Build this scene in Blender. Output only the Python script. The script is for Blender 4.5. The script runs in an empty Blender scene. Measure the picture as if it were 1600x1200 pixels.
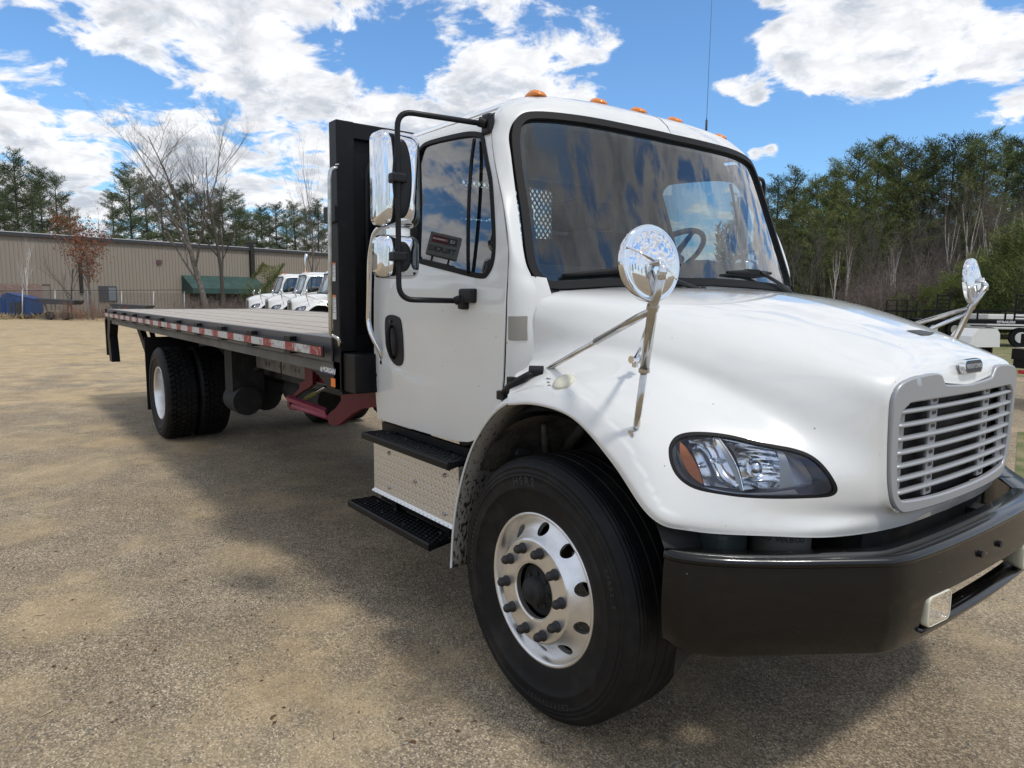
import bpy, bmesh, math, random
import numpy as np
from mathutils import Vector, Matrix, Euler
from mathutils.bvhtree import BVHTree
from mathutils.geometry import delaunay_2d_cdt
random.seed(7)
SC = bpy.context.scene
COL = SC.collection
V = Vector
R = math.radians

# ------------------------------------------------------------------ camera
CAM = V((2.0079, -2.8684, 1.6487))
_yaw, _pit, _rol = R(142.41898), R(-7.06372), R(0.61919)
FPX = 1100.17
_f = V((math.cos(_yaw)*math.cos(_pit), math.sin(_yaw)*math.cos(_pit), math.sin(_pit)))
_r0 = _f.cross(V((0, 0, 1))).normalized(); _u0 = _r0.cross(_f)
_r = _r0*math.cos(_rol)+_u0*math.sin(_rol); _u = _u0*math.cos(_rol)-_r0*math.sin(_rol)
cd = bpy.data.cameras.new('camera'); cam = bpy.data.objects.new('camera', cd); COL.objects.link(cam)
cam.matrix_world = Matrix(((_r.x, _u.x, -_f.x, CAM.x), (_r.y, _u.y, -_f.y, CAM.y), (_r.z, _u.z, -_f.z, CAM.z), (0, 0, 0, 1)))
cd.sensor_width = 36; cd.lens = 36*FPX/1600; cd.clip_end = 3000; cd.clip_start = .05
SC.camera = cam

def pray(px, py): return _f+_r*((px-800)/FPX)-_u*((py-600)/FPX)
def at(px, py, x=None, y=None, z=None):
    d = pray(px, py)
    for k, i in ((x, 0), (y, 1), (z, 2)):
        if k is not None: return CAM+d*((k-CAM[i])/d[i])
def atd(px, D, z=0.0):
    """point at depth D metres along the view axis in the image column px, at height z"""
    a = (px-800)/FPX
    b = (_f.z+_r.z*a-(z-CAM.z)/D)/_u.z
    return CAM+(_f+_r*a-_u*b)*D

# ------------------------------------------------------------------ light
SUN_DIR = V((.56, .16, 1.0)).normalized()      # towards the sun
W = bpy.data.worlds.new('World'); SC.world = W; W.use_nodes = True
SC.view_settings.view_transform = 'Standard'; SC.view_settings.look = 'None'
SC.view_settings.exposure = 0.0; SC.view_settings.gamma = 1; SC.view_settings.use_curve_mapping = False

def build_world():
    nt = W.node_tree; N = nt.nodes; L = nt.links; N.clear()
    out = N.new('ShaderNodeOutputWorld'); bg = N.new('ShaderNodeBackground')
    sky = N.new('ShaderNodeTexSky'); sky.sky_type = 'NISHITA'; sky.sun_disc = False
    el = math.asin(SUN_DIR.z); az = math.atan2(SUN_DIR.x, SUN_DIR.y)
    sky.sun_elevation = el; sky.sun_rotation = az; sky.air_density = 1.0; sky.dust_density = .6; sky.ozone_density = 2.2
    tc = N.new('ShaderNodeTexCoord')
    def m(op, a, b=None, c=None, clamp=False):
        n = N.new('ShaderNodeMath'); n.operation = op; n.use_clamp = clamp
        for i, q in enumerate((a, b, c)):
            if q is None: continue
            if hasattr(q, 'default_value') or hasattr(q, 'links'): L.new(q, n.inputs[i])
            else: n.inputs[i].default_value = q
        return n.outputs[0]
    def proj(up):
        va = N.new('ShaderNodeVectorMath'); va.operation = 'ADD'; L.new(tc.outputs['Generated'], va.inputs[0]); va.inputs[1].default_value = (0, 0, up)
        sep = N.new('ShaderNodeSeparateXYZ'); L.new(va.outputs[0], sep.inputs[0]); z = m('MAXIMUM', sep.outputs[2], 0.0); zz = m('ADD', z, .24)
        cx = m('DIVIDE', sep.outputs[0], zz); cy = m('DIVIDE', sep.outputs[1], zz)
        cmb = N.new('ShaderNodeCombineXYZ'); L.new(cx, cmb.inputs[0]); L.new(cy, cmb.inputs[1]); cmb.inputs[2].default_value = 3.3; return cmb
    def noise(scale, det, rough, dist=0.0, off=(0, 0, 0), src=None):
        mp = N.new('ShaderNodeMapping'); mp.inputs['Location'].default_value = off; L.new((src or P0).outputs[0], mp.inputs[0])
        n = N.new('ShaderNodeTexNoise'); n.inputs['Scale'].default_value = scale; n.inputs['Detail'].default_value = det
        n.inputs['Roughness'].default_value = rough; n.inputs['Distortion'].default_value = dist
        L.new(mp.outputs[0], n.inputs['Vector']); return n.outputs[0]
    P0 = proj(0.0); P1 = proj(.035)
    def field(src, det): return m('ADD', m('MULTIPLY', noise(6.4, det, .60, .35, (0, 0, 0), src), .66), m('MULTIPLY', noise(2.4, 5, .55, .2, (7.1, 1.3, 2.2), src), .34))
    n1 = field(P0, 13); n1u = field(P1, 6)
    bias = None
    for (px, py, rad, amp) in BLOBS:
        d = pray(px, py).normalized()
        vm = N.new('ShaderNodeVectorMath'); vm.operation = 'DOT_PRODUCT'; L.new(tc.outputs['Generated'], vm.inputs[0]); vm.inputs[1].default_value = d
        s = rad/FPX
        e = m('EXPONENT', m('MULTIPLY_ADD', vm.outputs['Value'], 2/(s*s), -2/(s*s)))
        bias = m('MULTIPLY_ADD', e, amp*.42, bias if bias is not None else 0.0)
    cov = m('ADD', m('ADD', n1, CBASE), bias)
    def ramp(v, a, b, lo=0.0, hi=1.0):
        n = N.new('ShaderNodeMapRange'); n.interpolation_type = 'SMOOTHSTEP'; L.new(v, n.inputs[0])
        n.inputs[1].default_value = a; n.inputs[2].default_value = b; n.inputs[3].default_value = lo; n.inputs[4].default_value = hi; return n.outputs[0]
    dens = ramp(cov, .490, .575)
    # grey undersides where there is cloud higher up, bright rims, finer billows
    n2 = noise(13.0, 8, .62, .3, (.13, -.2, 1.7)); hb = m('MULTIPLY', m('MINIMUM', bias, .03), .8); covu = m('ADD', m('ADD', n1u, CBASE), hb); covs = m('ADD', m('ADD', n1, CBASE), hb)
    sh = m('MULTIPLY', ramp(covu, .51, .67), ramp(covs, .50, .63)); sh = m('MULTIPLY', sh, ramp(n2, .22, .60, .35, 1.0))
    cm = N.new('ShaderNodeMix'); cm.data_type = 'RGBA'; L.new(sh, cm.inputs[0])
    cm.inputs[6].default_value = (.96, .97, 1.0, 1); cm.inputs[7].default_value = (.50, .55, .63, 1)
    bil = m('MULTIPLY_ADD', ramp(n2, .36, .62), .16, .86)
    cs = N.new('ShaderNodeMix'); cs.data_type = 'RGBA'; cs.blend_type = 'MULTIPLY'; cs.inputs[0].default_value = 1
    L.new(cm.outputs[2], cs.inputs[6]); L.new(bil, cs.inputs[7])
    sk = N.new('ShaderNodeMix'); sk.data_type = 'RGBA'; sk.blend_type = 'MULTIPLY'; sk.inputs[0].default_value = 1
    L.new(sky.outputs[0], sk.inputs[6]); sk.inputs[7].default_value = (SKYK*.72, SKYK*1.0, SKYK*1.22, 1)
    mx = N.new('ShaderNodeMix'); mx.data_type = 'RGBA'; L.new(dens, mx.inputs[0]); L.new(sk.outputs[2], mx.inputs[6])
    cb = N.new('ShaderNodeMix'); cb.data_type = 'RGBA'; cb.blend_type = 'MULTIPLY'; cb.inputs[0].default_value = 1
    L.new(cs.outputs[2], cb.inputs[6]); k = CLOUDK/BGK; cb.inputs[7].default_value = (k, k, k, 1)
    L.new(cb.outputs[2], mx.inputs[7])
    L.new(mx.outputs[2], bg.inputs[0]); bg.inputs[1].default_value = BGK; L.new(bg.outputs[0], out.inputs[0])
BGK = .10; SKYK = 1.5; CLOUDK = 1.10; CBASE = .062
BLOBS = [  # column, row of the photograph's sky, size, amount
    (45, 50, 34, -.24), (5, 90, 30, -.1), (110, 100, 45, -.24), (190, 130, 45, -.25), (270, 158, 42, -.25), (340, 180, 42, -.24), (420, 205, 42, -.22), (485, 215, 36, -.2),
    (520, 78, 50, -.3), (570, 95, 45, -.2), (620, 60, 55, -.32), (680, 75, 50, -.28), (645, 110, 40, -.2), (740, 30, 30, -.2),
    (170, 140, 30, -.05), (150, 290, 60, -.05), (300, 290, 50, -.04),
    (1000, 60, 110, -.28), (1090, 30, 90, -.3), (900, 15, 50, -.12), (1130, 80, 70, -.22), (990, 10, 60, -.1), (1130, 200, 90, -.33), (1290, 220, 110, -.35), (1420, 200, 90, -.34), (1520, 215, 90, -.34), (1400, 260, 90, -.3), (1650, 240, 90, -.3), (1180, 175, 50, -.12),
    (1250, 175, 60, -.1), (1010, 140, 50, -.16), (1560, 20, 45, -.14), (1590, 90, 30, -.05),
    (1000, 100, 45, .17), (1050, 118, 28, .14), (860, 60, 120, .07), (150, 40, 40, .1),
    (1250, 50, 75, .34), (1340, 60, 75, .36), (1420, 100, 70, .34), (1500, 60, 60, .26), (1330, 130, 55, .28), (1540, 120, 60, .2), (1590, 180, 45, .3),
    (1120, 134, 22, .52), (1150, 140, 24, .55), (1185, 150, 18, .48), (1178, 238, 13, .5), (1206, 230, 13, .52), (1450, 222, 16, .24), (1310, 222, 12, .18),
    (250, 60, 120, .10), (250, 240, 120, .10), (60, 170, 90, .12), (470, 120, 110, .14), (600, 190, 110, .10), (820, 110, 110, .12), (400, 40, 110, .12), (750, 150, 80, .1)]
build_world()
sd = bpy.data.lights.new('sun', 'SUN'); sd.energy = 2.2; sd.angle = R(6); sd.color = (1, .95, .87)
so = bpy.data.objects.new('sun', sd); COL.objects.link(so); so.rotation_euler = SUN_DIR.to_track_quat('Z', 'Y').to_euler()

# ------------------------------------------------------------------ helpers
def tag(o, label=None, cat=None, group=None, kind=None):
    for k, q in (('label', label), ('category', cat), ('group', group), ('kind', kind)):
        if q: o[k] = q
    return o
def link(name, me, parent=None, mat=None):
    o = bpy.data.objects.new(name, me); COL.objects.link(o)
    if parent is not None: o.parent = parent
    if mat is not None and me is not None:
        me.materials.clear()
        for mm in (mat if isinstance(mat, (list, tuple)) else [mat]): me.materials.append(mm)
    return o
def empty(name, loc=(0, 0, 0), rz=0, parent=None):
    o = bpy.data.objects.new(name, None); COL.objects.link(o); o.location = loc; o.rotation_euler = (0, 0, rz); o.empty_display_size = .1
    if parent is not None: o.parent = parent
    return o
def copy_tree(o, parent=None, skip=()):
    c = o.copy(); COL.objects.link(c); c.parent = parent
    for ch in list(o.children):
        if ch.name.split('.')[0] in skip: continue
        copy_tree(ch, c, skip)
    return c

class MB:
    """collects shapes into one mesh"""
    def __init__(s): s.v = []; s.f = []; s.mi = []; s.sm = []
    def add(s, vs, fs, mi=0, smooth=False, M=None):
        b = len(s.v)
        if M is not None: vs = [M @ V(p) for p in vs]
        s.v += [tuple(p) for p in vs]; s.f += [tuple(i+b for i in f) for f in fs]; s.mi += [mi]*len(fs); s.sm += [smooth]*len(fs)
        return s
    def box(s, a, b, mi=0, M=None, bev=0.0):
        x0, y0, z0 = [min(a[i], b[i]) for i in range(3)]; x1, y1, z1 = [max(a[i], b[i]) for i in range(3)]
        if bev <= 0:
            vs = [(x, y, z) for x in (x0, x1) for y in (y0, y1) for z in (z0, z1)]
            fs = [(0, 1, 3, 2), (4, 6, 7, 5), (0, 4, 5, 1), (2, 3, 7, 6), (0, 2, 6, 4), (1, 5, 7, 3)]
            return s.add(vs, fs, mi, False, M)
        bm = bmesh.new(); bmesh.ops.create_cube(bm, size=1)
        for q in bm.verts: q.co = V(((x0+x1)/2+q.co.x*(x1-x0), (y0+y1)/2+q.co.y*(y1-y0), (z0+z1)/2+q.co.z*(z1-z0)))
        bmesh.ops.bevel(bm, geom=list(bm.edges), offset=bev, segments=2, affect='EDGES', profile=.6)
        s.add([q.co.copy() for q in bm.verts], [[q.index for q in f.verts] for f in bm.faces], mi, False, M) if (bm.verts.index_update() is None) else None
        bm.free(); return s
    def ring(s, rings, closed=True, caps=(True, True), mi=0, smooth=True, M=None):
        n = len(rings[0]); vs = [p for r_ in rings for p in r_]; fs = []
        for i in range(len(rings)-1):
            for j in range(n if closed else n-1):
                k = (j+1) % n; fs.append((i*n+j, i*n+k, (i+1)*n+k, (i+1)*n+j))
        if closed and caps[0]: fs.append(tuple(range(n-1, -1, -1)))
        if closed and caps[1]: fs.append(tuple((len(rings)-1)*n+j for j in range(n)))
        return s.add(vs, fs, mi, smooth, M)
    def tube(s, pts, rad, seg=10, mi=0, caps=(True, True), smooth=True, M=None):
        pts = [V(p) for p in pts]; n = len(pts)
        rads = rad if isinstance(rad, (list, tuple)) else [rad]*n
        rings = []; nrm = None
        for i in range(n):
            t = (pts[min(i+1, n-1)]-pts[max(i-1, 0)]).normalized()
            if nrm is None:
                a = V((0, 0, 1)) if abs(t.z) < .9 else V((1, 0, 0)); nrm = t.cross(a).normalized()
            else:
                nrm = (nrm-t*nrm.dot(t)).normalized()
            b = t.cross(nrm)
            rings.append([pts[i]+(nrm*math.cos(2*math.pi*k/seg)+b*math.sin(2*math.pi*k/seg))*rads[i] for k in range(seg)])
        return s.ring(rings, True, caps, mi, smooth, M)
    def lathe(s, prof, c, ax, seg=32, mi=0, smooth=True, caps=(False, False), a0=0, a1=2*math.pi):
        """prof = [(radius, along axis)]"""
        ax = V(ax).normalized(); a = V((0, 0, 1)) if abs(ax.z) < .9 else V((1, 0, 0)); e1 = ax.cross(a).normalized(); e2 = ax.cross(e1); c = V(c)
        full = abs(a1-a0-2*math.pi) < 1e-6
        rings = [[c+ax*h+(e1*math.cos(a0+(a1-a0)*k/seg)+e2*math.sin(a0+(a1-a0)*k/seg))*r_ for k in range(seg if full else seg+1)] for r_, h in prof]
        return s.ring(rings, full, caps, mi, smooth)
    def cyl(s, a, b, r0, r1=None, seg=16, mi=0, smooth=True):
        """capped cylinder with hard rims"""
        a = V(a); b = V(b); ax = (b-a).normalized(); L_ = (b-a).length; r1 = r0 if r1 is None else r1
        s.lathe([(r0, 0), (r1, L_)], a, ax, seg, mi, smooth)
        q = V((0, 0, 1)) if abs(ax.z) < .9 else V((1, 0, 0)); e1 = ax.cross(q).normalized(); e2 = ax.cross(e1)
        for p, rr, fl in ((a, r0, True), (b, r1, False)):
            vs = [p+(e1*math.cos(2*math.pi*k/seg)+e2*math.sin(2*math.pi*k/seg))*rr for k in range(seg)]
            s.add(vs, [tuple(range(seg-1, -1, -1)) if fl else tuple(range(seg))], mi, False)
        return s
    def prism(s, poly, h0, h1, axis='y', mi=0, M=None):
        """poly in the two other axes, extruded from h0 to h1"""
        def P(p, h): return {'y': (p[0], h, p[1]), 'x': (h, p[0], p[1]), 'z': (p[0], p[1], h)}[axis]
        n = len(poly); vs = [P(p, h0) for p in poly]+[P(p, h1) for p in poly]
        fs = [tuple(range(n)), tuple(range(2*n-1, n-1, -1))]+[(i, (i+1) % n+n if False else i+n, (i+1) % n+n, (i+1) % n) for i in range(n)]
        return s.add(vs, fs, mi, False, M)
    def build(s, name, mat, parent=None, recalc=True):
        me = bpy.data.meshes.new(name); me.from_pydata(s.v, [], s.f)
        me.polygons.foreach_set('material_index', s.mi); me.polygons.foreach_set('use_smooth', s.sm); me.update()
        if recalc:
            bm = bmesh.new(); bm.from_mesh(me); bmesh.ops.recalc_face_normals(bm, faces=bm.faces); bm.to_mesh(me); bm.free()
        return link(name, me, parent, mat)

def arc_pts(pts, rad, n=5):
    """round the corners of a polyline"""
    pts = [V(p) for p in pts]; out = [pts[0]]
    for i in range(1, len(pts)-1):
        a = (pts[i-1]-pts[i]); b = (pts[i+1]-pts[i]); d = min(rad, a.length*.49, b.length*.49)
        p0 = pts[i]+a.normalized()*d; p1 = pts[i]+b.normalized()*d
        for k in range(n+1):
            t = k/n; out.append(p0*(1-t)**2+pts[i]*2*t*(1-t)+p1*t*t)
    out.append(pts[-1]); return out

def mirrored(o, parent='same', name=None):
    """the same part on the truck's other side"""
    s = o.data; cn = s.has_custom_normals; nl = [tuple(q.vector) for q in s.corner_normals] if cn else None
    me = bpy.data.meshes.new(s.name); F = []; LN = []
    for p in s.polygons:
        F.append(tuple(reversed(p.vertices)))
        if cn: LN += [(nl[i][0], -nl[i][1], nl[i][2]) for i in reversed(p.loop_indices)]
    me.from_pydata([(q.co.x, -q.co.y, q.co.z) for q in s.vertices], [], F)
    me.polygons.foreach_set('use_smooth', [p.use_smooth for p in s.polygons]); me.polygons.foreach_set('material_index', [p.material_index for p in s.polygons])
    for m_ in s.materials: me.materials.append(m_)
    me.update()
    if cn: me.normals_split_custom_set(LN)
    c = bpy.data.objects.new(name or o.name.split('.')[0], me); COL.objects.link(c); c.parent = o.parent if parent == 'same' else parent
    for md in o.modifiers:
        q = c.modifiers.new(md.name, md.type)
        for a in ('thickness', 'offset', 'width', 'segments', 'limit_method', 'use_even_offset'):
            if hasattr(md, a): setattr(q, a, getattr(md, a))
    for ch in list(o.children):
        mirrored(ch, c)
    return c
def mod_solid(o, t, off=-1):
    m_ = o.modifiers.new('thick', 'SOLIDIFY'); m_.thickness = t; m_.offset = off; return o
def mod_bevel(o, w, seg=2):
    m_ = o.modifiers.new('bevel', 'BEVEL'); m_.width = w; m_.segments = seg; m_.limit_method = 'ANGLE'; return o

# ---- spline surfaces
def catmull(P, n):
    """P: (k,...) control array -> n samples, uniform parameter"""
    P = np.asarray(P, float); k = len(P); E = np.concatenate([[2*P[0]-P[1]], P, [2*P[-1]-P[-2]]])
    t = np.linspace(0, k-1, n); i = np.minimum(t.astype(int), k-2); q = t-i
    q = q.reshape(-1, *([1]*(P.ndim-1)))
    a, b, c, d = E[i], E[i+1], E[i+2], E[i+3]
    return .5*((2*b)+(c-a)*q+(2*a-5*b+4*c-d)*q*q+(3*b-3*c+d-a)*q**3)
class Surf:
    def __init__(s, G):
        """G (nu, nv, 3) dense grid; parameter space is scaled to roughly metres"""
        s.G = np.asarray(G, float); s.nu, s.nv = s.G.shape[:2]
        s.su = float(np.mean(np.linalg.norm(np.diff(s.G, axis=0), axis=2)))*(s.nu-1)
        s.sv = float(np.mean(np.linalg.norm(np.diff(s.G, axis=1), axis=2)))*(s.nv-1)
        vs = [V(p) for p in s.G.reshape(-1, 3)]; fs = []; s.cell = []
        for i in range(s.nu-1):
            for j in range(s.nv-1):
                a = i*s.nv+j; b = a+1; c = a+s.nv+1; d = a+s.nv
                fs += [(a, d, b), (d, c, b)]; s.cell += [(i, j, 0), (i, j, 1)]
        s.bvh = BVHTree.FromPolygons(vs, fs); s.fs = fs; s.vs = vs
    def P(s, uv, off=0.0, nref=None):
        uv = np.atleast_2d(np.asarray(uv, float)); a = np.clip(uv[:, 0]/s.su*(s.nu-1), 0, s.nu-1.0001); b = np.clip(uv[:, 1]/s.sv*(s.nv-1), 0, s.nv-1.0001)
        i = a.astype(int); j = b.astype(int); p = (a-i)[:, None]; q = (b-j)[:, None]
        g = lambda A, i, j: A[i, j]*(1-p)*(1-q)+A[i+1, j]*p*(1-q)+A[i, j+1]*(1-p)*q+A[i+1, j+1]*p*q
        R_ = g(s.G, i, j)
        if off is not None and np.any(np.asarray(off) != 0):
            if not hasattr(s, 'NG'):
                gu = np.gradient(s.G, axis=0); gv = np.gradient(s.G, axis=1); n = np.cross(gu, gv)
                n /= np.maximum(np.linalg.norm(n, axis=2, keepdims=True), 1e-9); s.NG = n
            n = g(s.NG, i, j); n /= np.maximum(np.linalg.norm(n, axis=1, keepdims=True), 1e-9)
            o = np.asarray(off, float); o = o[:, None] if o.ndim else o
            R_ = R_+n*o*s.sgn
        return R_
    sgn = 1
    def px(s, px, py, o=None, d=None):
        h = s.bvh.ray_cast(o or CAM, d or pray(px, py).normalized())
        if h[0] is None: return None
        i, j, k = s.cell[h[2]]; a, b, c = [s.vs[q] for q in s.fs[h[2]]]
        A = np.array([b-a, c-a]).T; w = np.linalg.lstsq(A, np.array(h[0]-a), rcond=None)[0]
        if k == 0: uu, vv = i+w[0], j+w[1]
        else: uu, vv = i+1-w[1], j+w[0]*1.0   # a=(i+1,j) b=(i+1,j+1) c=(i,j+1)
        if k == 1: uu = i+1-w[1]; vv = j+w[0]+w[1]
        return (uu/(s.nu-1)*s.su, vv/(s.nv-1)*s.sv)
    def pxs(s, L_): 
        r_ = [s.px(*p[:2]) for p in L_]; return [p for p in r_ if p is not None]
def poly_smooth(P, n=4, closed=True):
    """closed Catmull-Rom through 2D/3D points"""
    P = [np.array(p, float) for p in P]; m_ = len(P); out = []
    for i in range(m_ if closed else m_-1):
        a, b, c, d = [P[(i+k) % m_] if closed else P[min(max(i+k, 0), m_-1)] for k in (-1, 0, 1, 2)]
        for k in range(n):
            q = k/n; out.append(tuple(.5*((2*b)+(c-a)*q+(2*a-5*b+4*c-d)*q*q+(3*b-3*c+d-a)*q**3)))
    if not closed: out.append(tuple(P[-1]))
    return out
def inset(P, d):
    P = np.array([p[:2] for p in P], float); A = np.roll(P, 1, 0); B = np.roll(P, -1, 0)
    area = .5*np.sum(P[:, 0]*B[:, 1]-B[:, 0]*P[:, 1]); t = B-A; t /= np.maximum(np.linalg.norm(t, axis=1, keepdims=True), 1e-9)
    n = np.stack([-t[:, 1], t[:, 0]], 1)*(1 if area > 0 else -1); return [tuple(p) for p in P+n*d]
def inside(P, poly):
    poly = np.asarray(poly, float); P = np.asarray(P, float); x, y = P[:, 0], P[:, 1]; r_ = np.zeros(len(P), bool)
    x0, y0 = poly[:, 0], poly[:, 1]; x1, y1 = np.roll(x0, -1), np.roll(y0, -1)
    for a, b, c, d in zip(x0, y0, x1, y1):
        if b == d: continue
        k = ((b > y) != (d > y)) & (x < (c-a)*(y-b)/(d-b)+a); r_ ^= k
    return r_
def resample(P, step):
    out = []; P = [np.array(p, float) for p in P]
    for i in range(len(P)):
        a, b = P[i], P[(i+1) % len(P)]; n = max(1, int(np.linalg.norm(b-a)/step+.5))
        for k in range(n): out.append(tuple(a+(b-a)*k/n))
    return out
def cdt(outline, holes=(), step=.03, inner=None):
    outline = resample([p[:2] for p in outline], step); holes = [resample([p[:2] for p in h], step) for h in holes]
    pts = [V(p) for p in outline]; edges = [(i, (i+1) % len(outline)) for i in range(len(outline))]
    for h in holes:
        b = len(pts); pts += [V(p) for p in h]; edges += [(b+i, b+(i+1) % len(h)) for i in range(len(h))]
    A = np.array(outline); lo, hi = A.min(0), A.max(0)
    gx = np.arange(lo[0]+step*.5, hi[0], step); gy = np.arange(lo[1]+step*.5, hi[1], step)
    if len(gx) and len(gy):
        g = np.stack(np.meshgrid(gx, gy, indexing='ij'), -1).reshape(-1, 2) if inner is None else np.asarray(inner, float); k = inside(g, outline)
        for h in holes: k &= ~inside(g, h)
        g = g[k]; B = np.array([tuple(p) for p in pts])
        if len(g):
            d = np.min(np.linalg.norm(g[:, None]-B[None], axis=2), axis=1); g = g[d > step*.55]
            pts += [V(p) for p in g]
    vs, es, fs, *_ = delaunay_2d_cdt(pts, edges, [], 0, 1e-6)
    v2 = np.array([tuple(p) for p in vs]); c = np.array([v2[list(f)].mean(0) for f in fs]); k = inside(c, outline)
    for h in holes: k &= ~inside(c, h)
    out = []
    for f, q in zip(fs, k):
        if not q: continue
        a, b, c_ = v2[f[0]], v2[f[1]], v2[f[2]]; ar = abs((b[0]-a[0])*(c_[1]-a[1])-(b[1]-a[1])*(c_[0]-a[0])); L_ = max(np.linalg.norm(b-a), np.linalg.norm(c_-b), np.linalg.norm(a-c_))
        if ar/max(L_, 1e-9) > step*.012: out.append(tuple(f))
    return v2, out
CEN = V((-.75, 0, 1.3))
def tri_mesh(name, co, nr, fs, thick):
    """sheet (optionally a shell of the given thickness) with exact smooth normals"""
    nv = len(co); F = [tuple(f) for f in fs]; VV = [tuple(p) for p in co]; LN = [tuple(nr[i]) for f in F for i in f]
    if thick:
        cnt = {}
        for f in F:
            for k in range(3):
                a, b = f[k], f[(k+1) % 3]; cnt[(a, b)] = cnt.get((a, b), 0)+1
        VV += [tuple(p) for p in co-nr*thick]; F2 = [tuple(nv+i for i in reversed(f)) for f in F]
        LN += [tuple(-nr[i-nv]) for f in F2 for i in f]; rim = []
        for (a, b) in cnt:
            if (b, a) not in cnt and not (abs(co[a][1]) < 2e-4 and abs(co[b][1]) < 2e-4):
                rim.append((a, nv+a, nv+b, b)); n = (V(VV[nv+a])-V(VV[a])).cross(V(VV[b])-V(VV[a])); n = tuple(n.normalized()) if n.length > 0 else (0, 0, 1); LN += [n]*4
        F = F+F2+rim
    me = bpy.data.meshes.new(name); me.from_pydata(VV, [], F); me.polygons.foreach_set('use_smooth', [True]*len(F)); me.update()
    if len(LN) == len(me.loops): me.normals_split_custom_set(LN)
    return me
def surf_normals(surf, v2, sgn):
    e = .004; f_ = surf if not isinstance(surf, Surf) else None
    if f_ is None:
        surf.P(v2[:1], .1); return (surf.P(v2, 1.0)-surf.P(v2, 0.0))
    du = np.array([np.array(f_(u+e, v))-np.array(f_(u-e, v)) for u, v in v2]); dv = np.array([np.array(f_(u, v+e))-np.array(f_(u, v-e)) for u, v in v2]); n = np.cross(du, dv)
    return n/np.maximum(np.linalg.norm(n, axis=1, keepdims=True), 1e-9)
def patch(name, surf, outline, holes=(), step=.03, mat=None, parent=None, off=0.0, thick=0, smooth=True, flip=None, ref=None, data_only=False, press=None, inner=None):
    """surf may be a Surf or a function (u, v) -> point; press(u, v) is a pressed relief in metres"""
    v2, fs = cdt(outline, holes, step, inner)
    if isinstance(surf, Surf): co = surf.P(v2, off if press is None else np.array([press(*p) for p in v2]))
    else: co = np.array([tuple(surf(*p)) for p in v2])
    nr = surf_normals(surf, v2, 1); c = co.mean(0); cen = np.array(ref or CEN)
    if np.sum(nr*(c-cen)) < 0: nr = -nr
    if flip: nr = -nr
    if press is not None:
        e = .004; g = np.array([[(press(u+e, v)-press(u-e, v))/(2*e), (press(u, v+e)-press(u, v-e))/(2*e)] for u, v in v2])
        Tu = surf.P(v2+[e, 0])-surf.P(v2-[e, 0]); Tv = surf.P(v2+[0, e])-surf.P(v2-[0, e]); Tu /= np.linalg.norm(Tu, axis=1, keepdims=True)+1e-9; Tv /= np.linalg.norm(Tv, axis=1, keepdims=True)+1e-9
        nr = nr-g[:, :1]*Tu-g[:, 1:]*Tv; nr /= np.linalg.norm(nr, axis=1, keepdims=True)
    f0 = fs[len(fs)//2]; gn = np.cross(co[f0[1]]-co[f0[0]], co[f0[2]]-co[f0[0]])
    k0 = np.abs(co[:, 1]) < 2e-4; nr[k0, 1] = 0; nr /= np.maximum(np.linalg.norm(nr, axis=1, keepdims=True), 1e-9)
    F = []
    for f in fs:
        gn = np.cross(co[f[1]]-co[f[0]], co[f[2]]-co[f[0]]); F.append(tuple(f) if gn @ nr[f[0]] > 0 else (f[0], f[2], f[1]))
    if data_only: return co, nr, F
    return link(name, tri_mesh(name, co, nr, F, thick), parent, mat)

# ---- materials
MATS = {}
def mat(name, base=(.5, .5, .5), rough=.5, metal=0.0, coat=0.0, spec=.5, bump=None, var=None, trans=None, alpha=None, emit=None, coat_rough=.04):
    m_ = bpy.data.materials.new(name); m_.use_nodes = True; nt = m_.node_tree; b = nt.nodes['Principled BSDF']
    b.inputs['Base Color'].default_value = (*base, 1); b.inputs['Roughness'].default_value = rough; b.inputs['Metallic'].default_value = metal
    b.inputs['Coat Weight'].default_value = coat; b.inputs['Coat Roughness'].default_value = coat_rough; b.inputs['Specular IOR Level'].default_value = spec
    if trans: b.inputs['Transmission Weight'].default_value = trans
    tc = nt.nodes.new('ShaderNodeTexCoord')
    def noise(sc, det=4, ro=.6, sc3=None):
        mp = nt.nodes.new('ShaderNodeMapping'); nt.links.new(tc.outputs['Object'], mp.inputs[0])
        if sc3: mp.inputs['Scale'].default_value = sc3
        n = nt.nodes.new('ShaderNodeTexNoise'); n.inputs['Scale'].default_value = sc; n.inputs['Detail'].default_value = det; n.inputs['Roughness'].default_value = ro
        nt.links.new(mp.outputs[0], n.inputs[0]); return n
    if var:  # (scale, other colour, lo, hi[, scale3])
        n = noise(var[0], 6, .62, var[4] if len(var) > 4 else None); mr = nt.nodes.new('ShaderNodeMapRange'); mr.inputs[1].default_value = var[2]; mr.inputs[2].default_value = var[3]
        nt.links.new(n.outputs[0], mr.inputs[0]); mx = nt.nodes.new('ShaderNodeMix'); mx.data_type = 'RGBA'
        mx.inputs[6].default_value = (*base, 1); mx.inputs[7].default_value = (*var[1], 1); nt.links.new(mr.outputs[0], mx.inputs[0]); nt.links.new(mx.outputs[2], b.inputs['Base Color'])
    if bump:  # (scale, strength, distance)
        n = noise(bump[0]); bp = nt.nodes.new('ShaderNodeBump'); bp.inputs['Strength'].default_value = bump[1]; bp.inputs['Distance'].default_value = bump[2]
        nt.links.new(n.outputs[0], bp.inputs['Height']); nt.links.new(bp.outputs[0], b.inputs['Normal'])
    MATS[name] = m_; return m_
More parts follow.
